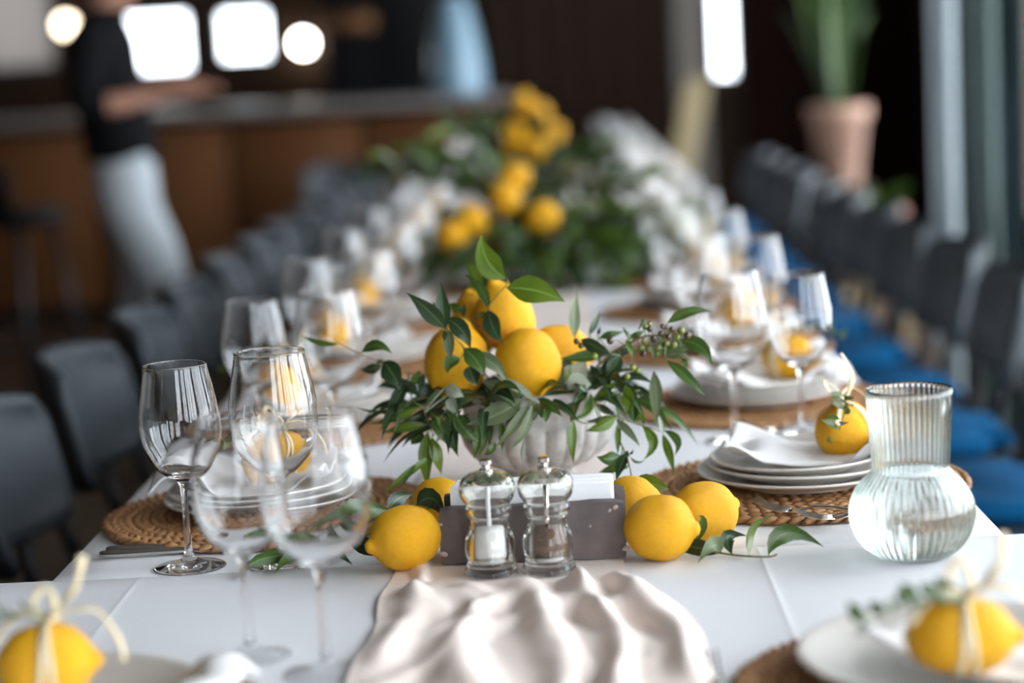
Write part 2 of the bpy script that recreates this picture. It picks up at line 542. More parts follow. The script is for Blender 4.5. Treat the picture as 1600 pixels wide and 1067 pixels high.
lm = emit_mat('lamp_glow', (1, .93, .82), 34)
lm2 = emit_mat('lamp_glow_warm', (1, .82, .58), 13)
for x, z, mm, lab in ((-1.60, 1.46, lm, 'glowing globe lamp right of the bar windows'),
                      (-3.13, 1.66, lm2, 'warm globe lamp between the person and the screened window')):
    w = empty('wall_lamp', (x, BWALL, z), 0, lab, 'lamp')
    mobj('globe', lathe('globe', [(.055 * math.sin(a * PI / 12), -.055 * math.cos(a * PI / 12)) for a in range(13)], 24), mm, w, (0, -.14, 0))
    mobj('arm', tube('arm', [(0, 0, .1), (0, -.1, .1), (0, -.14, .08), (0, -.14, .04)], .008, 8), M['black'], w)
    mobj('backplate', lathe('backplate', [(0, 0), (.045, 0), (.045, .012), (0, .012)], 20), M['black'], w, (0, 0, .1), (PI / 2, 0, 0))

# leaning board
brd = mobj('leaning_board', box_mesh('leaning_board', -.07, .07, -.02, .02, 0, 1.15, .006), M['oak'], None, (.60, 12.3, .0), (math.radians(-7), math.radians(14), 0))
tag(brd, 'pale golden wooden board leaning near the pillar', 'board')

# bar stools on the left
def make_stool(x, y, rz, label):
    s = empty('bar_stool', (x, y, 0), rz, label, 'stool', 'bar stools at the counter')
    mobj('seat', lathe('seat', [(0, .74), (.16, .74), (.19, .76), (.19, .79), (.16, .81), (0, .815)], 28), M['black'], s)
    for k in range(4):
        a = PI / 4 + k * PI / 2
        mobj('leg', tube('leg', [(.13 * math.cos(a), .13 * math.sin(a), .75), (.24 * math.cos(a), .24 * math.sin(a), .002)], .016, 8), M['chairleg'], s)
    mobj('footrest', tube('footrest', [(.205 * math.cos(k * PI / 12), .205 * math.sin(k * PI / 12), .27) for k in range(25)], .009, 8, False), M['chairleg'], s)
    bm = bmesh.new()
    vs = []
    for i in range(13):
        a = math.radians(50 + 80 * i / 12)
        for z, r in ((.80, .19), (.98, .215)):
            vs.append(bm.verts.new((r * math.cos(a), r * math.sin(a), z)))
    for i in range(12):
        bm.faces.new((vs[2 * i], vs[2 * i + 2], vs[2 * i + 3], vs[2 * i + 1]))
    bk = mobj('backrest', bm_mesh('backrest', bm, True), M['black'], s)
    md = bk.modifiers.new('thick', 'SOLIDIFY'); md.thickness = .025
    return s


make_stool(-2.10, 7.9, 2.6, 'black bar stool left of the standing person')
make_stool(-2.75, 8.2, 3.0, 'black bar stool at the far left edge')

# ------------------------------------------------------------------ curtains on the right
def curtain(name, x0, x1, y, mat, label, folds, amp, seed, z0=.02, z1=3.3):
    rnd = random.Random(seed)
    n = folds * 10
    V, Fc = [], []
    zs = [z0, .5, 1.0, 1.6, 2.3, z1]
    for j, z in enumerate(zs):
        for i in range(n + 1):
            t = i / n
            w = amp * (1 - .35 * z / z1)
            V.append((x0 + (x1 - x0) * t + .006 * math.sin(t * 37 + z), y + w * math.sin(t * folds * 2 * PI + .25 * math.sin(z * 1.3)), z))
    for j in range(len(zs) - 1):
        for i in range(n):
            a = j * (n + 1) + i
            Fc.append((a, a + 1, a + n + 2, a + n + 1))
    o = mobj(name, mesh(name, V, Fc), mat)
    o.modifiers.new('thick', 'SOLIDIFY').thickness = .003
    return tag(o, label, 'curtain', 'drawn curtains on the right')


curtain('curtain', 1.075, 1.145, 5.90, M['curl'], 'narrow pale grey curtain strip, innermost of the drawn curtains', 1, .03, 1)
curtain('curtain', 1.15, 1.20, 5.97, M['curt'], 'dark teal curtain fold between the pale and sage strips', 1, .02, 2)
curtain('curtain', 1.20, 1.265, 5.92, M['curg'], 'sage grey curtain strip between two dark teal folds', 1, .03, 3)
curtain('curtain', 1.265, 1.36, 5.97, M['curt'], 'dark teal curtain right of the sage strip', 2, .03, 4)
curtain('curtain', 1.36, 1.90, 5.92, M['curg'], 'sage grey curtain cut by the right picture edge', 5, .04, 5)
rail = mobj('curtain_rail', tube('curtain_rail', [(1.05, 5.94, 3.32), (2.4, 5.94, 3.32)], .015, 10), M['metal'])
tag(rail, 'slim brass rail the drawn curtains hang from', 'curtain rail')

# ------------------------------------------------------------------ tables and cloths
TZ = .75
TX0, TX1, TY0, TY1 = -.561, .45, 2.117, 9.9
HX0, HX1, HY0 = -2.6, 2.1, 1.28


def make_table(name, x0, x1, y0, y1, label, inset=.28):
    t = empty(name, ((x0 + x1) / 2, (y0 + y1) / 2, 0), 0, label, 'table')
    hx, hy = (x1 - x0) / 2 - .006, (y1 - y0) / 2 - .006
    mobj('tabletop', box_mesh('tabletop', -hx, hx, -hy, hy, TZ - .04, TZ - .006, .004), M['wood'], t)
    nl = max(2, round(max(hx, hy) * 2 / 2.0) + 1)
    lg = box_mesh('leg', -.03, .03, -.03, .03, 0, TZ - .04, .004)
    for i in range(nl):
        f = -1 + 2 * i / (nl - 1)
        for s in (-1, 1):
            p = ((hx - inset) * s, (hy - inset) * f, 0) if hy > hx else ((hx - inset) * f, (hy - inset) * s, 0)
            mobj('leg', lg, M['wood'], t, p)
    return t


make_table('dining_table', TX0, TX1, TY0 + .01, TY1, 'long dining table under the white cloth')
make_table('dining_table', HX0, HX1, HY0, TY0 - .006, 'cross table under the white cloth nearest the viewer')


def cloth_mesh(name, x0, x1, y0, y1, z, drops, creases, dx=.05, dy=.05, seed=0):
    """top sheet with raised ironing creases and hanging skirts; drops = (left, right, near, far)"""
    def axis(a, b, d, cr):
        n = max(2, round((b - a) / d))
        s = {round(a + (b - a) * i / n, 5) for i in range(n + 1)}
        for c in cr:
            s |= {round(c + e, 5) for e in (-.006, -.003, -.0012, 0, .0012, .003, .006)}
        return sorted(s)
    cx = [c for k, c in creases if k == 'x']
    cyy = [c for k, c in creases if k == 'y']
    X, Y = axis(x0, x1, dx, cx), axis(y0, y1, dy, cyy)
    # skirts: extra columns folded down
    def ext(A, lo, hi, dlo, dhi):
        out = [(a, 0, 0) for a in A]
        if dlo: out = [(lo - .004 - .012 * k, d, 1) for k, d in ((1, dlo), (.6, dlo * .5), (.25, .03), (.0, .004))] + out
        if dhi: out = out + [(hi + .004 + .012 * k, d, 1) for k, d in ((0, .004), (.25, .03), (.6, dhi * .5), (1, dhi))]
        return out
    EX, EY = ext(X, x0, x1, drops[0], drops[1]), ext(Y, y0, y1, drops[2], drops[3])
    V, Fc = [], []
    for yy, dyd, sy in EY:
        for xx, dxd, sx in EX:
            h = z - max(dxd, dyd)
            if not (sx or sy):
                h += .0012 * noise.noise(Vector((xx * 3.1, yy * 2.3, seed)))
                for c in cx: h += .0007 * max(0, 1 - abs(xx - c) / .0045)
                for c in cyy: h += .0016 * max(0, 1 - abs(yy - c) / .0045)
            wv = .01 * max(dxd, dyd) / .25
            px, py = xx, yy
            if sx: px += wv * math.sin(yy * 21) * (1 if xx > 0 else -1)
            if sy: py += wv * math.sin(xx * 19) * (1 if sy and yy > (y0 + y1) / 2 else -1)
            V.append((px, py, h))
    n = len(EX)
    for j in range(len(EY) - 1):
        for i in range(n - 1):
            a = j * n + i
            Fc.append((a, a + 1, a + n + 1, a + n))
    return mesh(name, V, Fc)


c1 = mobj('tablecloth', cloth_mesh('tablecloth', TX0, TX1, TY0 - .004, TY1, TZ, (.2, .2, 0, .2), [('x', -.055), ('y', 3.9), ('y', 5.9)], seed=1), M['cloth'])
tag(c1, 'white cloth covering the long receding table', 'tablecloth')
c2 = mobj('tablecloth', cloth_mesh('tablecloth', HX0, HX1, HY0, TY0, TZ + .0012, (.2, .2, .2, .004), [('x', -.466), ('x', .19)], seed=2), M['cloth'])
tag(c2, 'white creased cloth on the cross table nearest the viewer', 'tablecloth')
c2.modifiers.new('thick', 'SOLIDIFY').thickness = -.0008
c1.modifiers.new('thick', 'SOLIDIFY').thickness = -.0008

# ------------------------------------------------------------------ table runner
def smooth(a, b, t):
    t = min(1, max(0, (t - a) / (b - a)))
    return t * t * (3 - 2 * t)


def runner_mesh():
    ys = []
    y = 1.27
    while y < 2.30: ys.append(y); y += .0065
    while y < 9.8: ys.append(y); y += .03
    NX = 88
    V, Fc = [], []
    for y in ys:
        # gathered behind the mills, fanning out towards the viewer
        g = smooth(2.06, 1.75, y)
        xl = -.192 - .004 * math.sin(y * 23) - .006 * g
        xr = .052 + .060 * g + .004 * math.sin(y * 17 + 1)
        near = smooth(2.028, 1.965, y)
        far = smooth(2.66, 2.78, y) * (.12 + .08 * math.sin(y * 5))
        for i in range(NX + 1):
            t = i / NX
            x = xl + (xr - xl) * t
            n1 = noise.noise(Vector((x * 6.5, y * 4.0, 3.1)))
            n2 = noise.noise(Vector((x * 10 + 4, y * 8.0, 8.7)))
            n3 = noise.noise(Vector((x * 4 + 9, y * 5.5, 1.7)))
            d = 2.02 - y
            q = (t - .5) * 4.6 / (1 + .4 * d) + .80 * n1 + 1.5 * d * (n3 + .15) + .25 * n2
            r1 = (.5 + .5 * math.sin(2 * PI * q)) ** 1.35
            q2 = t * 2.3 + d * 5.2 + 1.2 * n2 + .8 * n1
            r2 = (.5 + .5 * math.sin(2 * PI * q2)) ** 1.3
            q3 = t * 6.5 - d * 3.0 + 1.3 * n3 + n2
            r3 = .5 + .5 * math.sin(2 * PI * q3)
            h = .0145 * r1 * (.75 + .7 * n2) + .010 * r2 * (.6 + .9 * n3) + .0035 * r3 * (.5 + n1) + .004 * (n1 + .5)
            h = max(0, h)
            edge = smooth(0, .10, t) * smooth(1, .92, t)
            hh = h * (near * (.35 + .65 * edge) + .3 * far * edge)
            flat = .0008 * (1 + noise.noise(Vector((x * 60, y * 40, 0))))
            if 2.03 < y < 2.2 and (x < -.148): hh += .008 * max(0, math.sin((x + .2) * 110 + y * 20)) * smooth(-.148, -.16, x) * smooth(2.2, 2.15, y)
            V.append((x, y, TZ + .0032 + flat + hh))
    for j in range(len(ys) - 1):
        for i in range(NX):
            a = j * (NX + 1) + i
            Fc.append((a, a + 1, a + NX + 2, a + NX + 1))
    return mesh('table_runner', V, Fc)


run = mobj('table_runner', runner_mesh(), M['runner'])
tag(run, 'blush satin table runner lying in loose folds along the tables', 'table runner')
run.modifiers.new('smooth', 'SUBSURF').levels = 1
run.modifiers['smooth'].render_levels = 1

# ------------------------------------------------------------------ lemons
_LP = [(-.5, 0), (-.497, .10), (-.48, .28), (-.43, .52), (-.34, .77), (-.22, .93), (-.07, 1), (.08, .985), (.20, .89),
       (.29, .73), (.352, .53), (.392, .37), (.422, .28), (.452, .225), (.48, .175), (.496, .09), (.5, 0)]


def lemon_mesh(i, blunt=0.):
    prof = crom(_LP, 3)
    V, Fc, rings = [], [], []
    seg = 40
    for p in prof:
        x, r = p[0], max(0, p[1])
        if r < 1e-4:
            rings.append([len(V)]); V.append(Vector((x, 0, 0))); continue
        rg = []
        for j in range(seg):
            a = 2 * PI * j / seg
            d = Vector((x, .5 * r * math.cos(a), .5 * r * math.sin(a)))
            k = 1 + .045 * noise.noise(d * 3.2 + Vector((i * 7.3, 0, 0))) + .016 * noise.noise(d * 11 + Vector((0, i * 3.3, 0)))
            rg.append(len(V)); V.append(Vector((x * (1 - blunt * max(0, x) ** 2), d.y * k, d.z * k + .02 * x * x * math.sin(i))))
        rings.append(rg)
    for A, B in zip(rings, rings[1:]):
        for j in range(seg):
            k = (j + 1) % seg
            if len(A) == 1: Fc.append((A[0], B[j], B[k]))
            elif len(B) == 1: Fc.append((A[k], A[j], B[0]))
            else: Fc.append((A[j], B[j], B[k], A[k]))
    return mesh('lemon', V, Fc)


LEMON = [lemon_mesh(i, .08 * (i % 3)) for i in range(6)]
for me in LEMON: me.materials.append(M['lemon'])
SCAR = lathe('stem_end', [(0, -.012), (.05, -.008), (.055, .004), (.03, .016), (0, .018)], 14)
SCAR.materials.append(M['lemonstem'])


def dir_rot(d, spin=0.):
    x = Vector(d).normalized()
    z = Vector((0, 0, 1)) - x * x.z
    if z.length < .05: z = Vector((1, 0, 0)) - x * x.x
    z.normalize()
    y = z.cross(x)
    m = Matrix((x, y, z)).transposed()
    return m @ Matrix.Rotation(spin, 3, 'X')


def fruit(name, centre, d, length, rad, var=0, spin=0., parent=None, scar=True):
    """mesh lemon, long axis along d (nipple end), stem scar at the other end"""
    o = mobj(name, LEMON[var % 6], None, parent)
    m = dir_rot(d, spin).to_4x4() @ Matrix.Diagonal((length, rad * 2, rad * 2, 1))
    m.translation = centre
    o.matrix_local = m
    if scar:
        s = mobj('stem_end', SCAR, None, o, (-.497, 0, 0), (0, -PI / 2, 0))
    return o


def loose_lemon(c, d, L, R, var, label, spin=0., group='loose lemons'):
    return tag(fruit('lemon', c, d, L, R, var, spin), label, 'lemon', group)


loose_lemon((-.181, 2.085, TZ + .038), (-.90, -.42, -.12), .083, .0335, 0, 'whole lemon left of the dark napkin holder with leaves on top', .4)
loose_lemon((-.150, 2.235, TZ + .036), (-.5, .8, .1), .084, .033, 1, 'lemon behind the left end of the dark napkin holder', 1.)
loose_lemon((.090, 2.080, TZ + .0365), (.95, -.28, -.02), .082, .0345, 2, 'lemon touching the right end of the dark napkin holder', .9)
loose_lemon((.140, 2.150, TZ + .0345), (.86, .5, .12), .084, .0335, 3, 'outer lemon right of the napkin holder, behind its neighbour', 2.)
loose_lemon((.062, 2.215, TZ + .0335), (-.6, .7, .2), .076, .031, 4, 'lemon peeking out behind the right end of the napkin holder', 3.)

# ------------------------------------------------------------------ leaves
LW = [(0, .0), (.05, .2), (.13, .52), (.23, .82), (.35, 1.0), (.48, .96), (.62, .76), (.76, .47), (.88, .22), (.96, .07), (1, .005)]


def leaf_data(B, Mi, T, w, tilt=0., fold=.18, root=None, twist=0., view=None):
    """curved leaf blade from B to T through control Mi; root: petiole start"""
    B, Mi, T = Vector(B), Vector(Mi), Vector(T)
    ctrl = Mi * 2 - (B + T) * .5
    view = view or Vector((0, -1, .18))
    V, UV, Fc = [], [], []
    cols = 5
    for t, wf in LW:
        p = B * (1 - t) ** 2 + ctrl * 2 * t * (1 - t) + T * t * t
        d = ((ctrl - B) * (1 - t) + (T - ctrl) * t).normalized()
        n = (view - d * view.dot(d))
        if n.length < .05: n = d.orthogonal()
        n.normalize()
        n = Matrix.Rotation(tilt + twist * (t - .4), 3, d) @ n
        s = d.cross(n)
        hw = w * .5 * wf
        for c in range(cols):
            u = c / (cols - 1) * 2 - 1
            V.append(p + s * (hw * u) + n * (fold * hw * (abs(u) ** 1.4)))
            UV.append((c / (cols - 1), t))
    for i in range(len(LW) - 1):
        for c in range(cols - 1):
            a = i * cols + c
            Fc.append((a, a + 1, a + cols + 1, a + cols))
    if root is not None:
        root = Vector(root)
        d = B - root
        if 1e-4 < d.length < .06:
            s = d.cross(view).normalized() * .0007
            k = len(V)
            q = (B * .5 + root * .5) + Vector((0, 0, .001))
            for P in (root, q, B):
                V += [P - s, P + s]; UV += [(.5, 0), (.5, 0)]
            Fc += [(k, k + 1, k + 3, k + 2), (k + 2, k + 3, k + 5, k + 4)]
    return V, Fc, UV


def leaf_obj(data, kind, parent, off, name='leaf'):
    V, Fc, UV = data
    me = mesh('leaf', [v - off for v in V], Fc)
    uvl = me.uv_layers.new(name='UVMap')
    for lp in me.loops: uvl.data[lp.index].uv = UV[lp.vertex_index]
    return mobj(name, me, M['leaf%d' % kind], parent)


def joined_leaves(datas, off, name, mat, parent):
    V, Fc, UV = [], [], []
    for v, f, u in datas:
        k = len(V)
        V += [p - off for p in v]; UV += u
        Fc += [tuple(i + k for i in q) for q in f]
    me = mesh(name, V, Fc)
    uvl = me.uv_layers.new(name='UVMap')
    for lp in me.loops: uvl.data[lp.index].uv = UV[lp.vertex_index]
    return mobj(name, me, mat, parent)


def nearest(pts, p):
    return min(pts, key=lambda q: (q - p).length)


# ------------------------------------------------------------------ stone urn
URN_N = 22


def urn_r(r, z, a):
    k = smooth(.028, .040, z) * smooth(.088, .078, z)
    lobe = abs(math.sin(a * URN_N / 2)) ** .55
    # egg moulding on the lip
    e = smooth(.107, .112, z) * smooth(.128, .122, z)
    egg = abs(math.sin(a * 17)) ** .7
    return r * (1 - .075 * k * (1 - lobe)) * (1 - .022 * e * (1 - egg))


_UP = [(0, 0), (.056, 0), (.058, .004), (.056, .009), (.048, .013), (.042, .018), (.042, .023), (.050, .027),
       (.066, .033), (.080, .043), (.089, .056), (.0935, .070), (.0935, .080), (.0915, .086), (.089, .090), (.088, .097), (.089, .103), (.0935, .107),
       (.0965, .110), (.099, .115), (.099, .120), (.0965, .125), (.093, .127), (.086, .126), (.083, .120), (.082, .105), (.06, .10), (0, .10)]


def urn_profile():
    out = []
    for (r0, z0), (r1, z1) in zip(_UP, _UP[1:]):
        n = max(1, int(math.hypot(r1 - r0, z1 - z0) / .003))
        n = min(n, 6)
        for k in range(n):
            t = k / n
            out.append((r0 + (r1 - r0) * t, z0 + (z1 - z0) * t))
    return out + [_UP[-1]]


URN = lathe('urn', urn_profile(), 264, urn_r)
URN.materials.append(M['stone'])


def foam_mesh(h, r):
    return lathe('foam', [(0, .09), (r, .09), (r, .115), (r * .92, .12 + h * .4), (r * .7, .12 + h * .75), (r * .35, .12 + h * .95), (0, .12 + h)], 24,
                 lambda rr, z, a: rr * (1 + .08 * math.sin(a * 5 + z * 60)))


def urn(x, y, label, foam_h=.02, scale=1.):
    u = empty('stone_urn', (x, y, TZ + .005), 0, label, 'urn', 'stone urns down the table')
    u.scale = (scale,) * 3
    mobj('bowl', URN, None, u)
    mobj('floral_foam', foam_mesh(foam_h, .078), M['foam'], u)
    return u


UX, UY = -.042, 2.470
urn(UX, UY, 'fluted grey stone urn nearest the viewer, behind the napkin holder', .022)
g1 = 'lemons in the nearest urn'
loose_lemon((-.046, 2.408, .915), (.20, -.42, -.88), .092, .0385, 5, 'large lemon at the front of the nearest urn, nipple pointing down', .5, g1)
loose_lemon((-.133, 2.440, .922), (.25, .12, .95), .100, .0375, 0, 'upright lemon at the left of the nearest urn behind olive leaves', 1.3, g1)
loose_lemon((-.073, 2.478, .968), (-.28, -.05, .95), .098, .0345, 1, 'topmost lemon of the nearest urn, nipple up between two leaves', 2.1, g1)
loose_lemon((-.006, 2.500, .915), (.9, .2, -.2), .088, .0335, 3, 'lemon at the right of the nearest urn, mostly behind the front one', .2, g1)
loose_lemon((-.108, 2.530, .958), (-.3, .4, .8), .086, .033, 4, 'lemon at the back of the nearest urn, an edge beside the topmost', .2, g1)

HERO_STEMS = {
 'top': [(-0.094, 2.47, 0.904), (-0.093, 2.43, 0.946), (-0.091, 2.4, 0.984), (-0.081, 2.39, 1.0), (-0.066, 2.39, 1.015), (-0.066, 2.39, 1.022)],
 'olive': [(-0.095, 2.42, 0.9), (-0.107, 2.4, 0.92), (-0.124, 2.37, 0.951), (-0.139, 2.35, 0.971)],
 'front': [(-0.027, 2.42, 0.866), (-0.034, 2.37, 0.873), (-0.044, 2.35, 0.882), (-0.054, 2.35, 0.884)],
 'rim': [(-0.062, 2.44, 0.879), (-0.035, 2.39, 0.877), (-0.01, 2.36, 0.868), (0.003, 2.35, 0.86), (0.017, 2.35, 0.852), (0.037, 2.36, 0.854)],
 'trail': [(-0.132, 2.46, 0.883), (-0.172, 2.44, 0.903), (-0.198, 2.42, 0.914), (-0.22, 2.41, 0.927), (-0.244, 2.4, 0.94), (-0.269, 2.4, 0.954), (-0.274, 2.4, 0.959)],
 'spray': [(-0.139, 2.44, 0.874), (-0.158, 2.4, 0.872), (-0.17, 2.37, 0.873), (-0.165, 2.35, 0.861), (-0.159, 2.34, 0.847)],
 'low': [(-0.152, 2.42, 0.848), (-0.157, 2.36, 0.839), (-0.163, 2.34, 0.823)],
 'berry': [(-0.001, 2.46, 0.875), (0.027, 2.43, 0.899), (0.056, 2.4, 0.928), (0.076, 2.39, 0.939), (0.093, 2.385, 0.946), (0.116, 2.38, 0.947), (0.133, 2.38, 0.948)],
 'lambear': [(-0.004, 2.45, 0.862), (-0.001, 2.42, 0.881), (0.003, 2.4, 0.91), (0.006, 2.4, 0.922)],
 'vine': [(0.008, 2.45, 0.874), (0.025, 2.4, 0.877), (0.037, 2.37, 0.863), (0.054, 2.36, 0.857), (0.062, 2.36, 0.853), (0.081, 2.37, 0.843), (0.092, 2.37, 0.839), (0.108, 2.37, 0.833)],
 'tendril': [(0.062, 2.36, 0.853), (0.056, 2.35, 0.833), (0.061, 2.33, 0.82), (0.064, 2.31, 0.813), (0.066, 2.28, 0.794), (0.059, 2.26, 0.783), (0.055, 2.24, 0.777)],
}
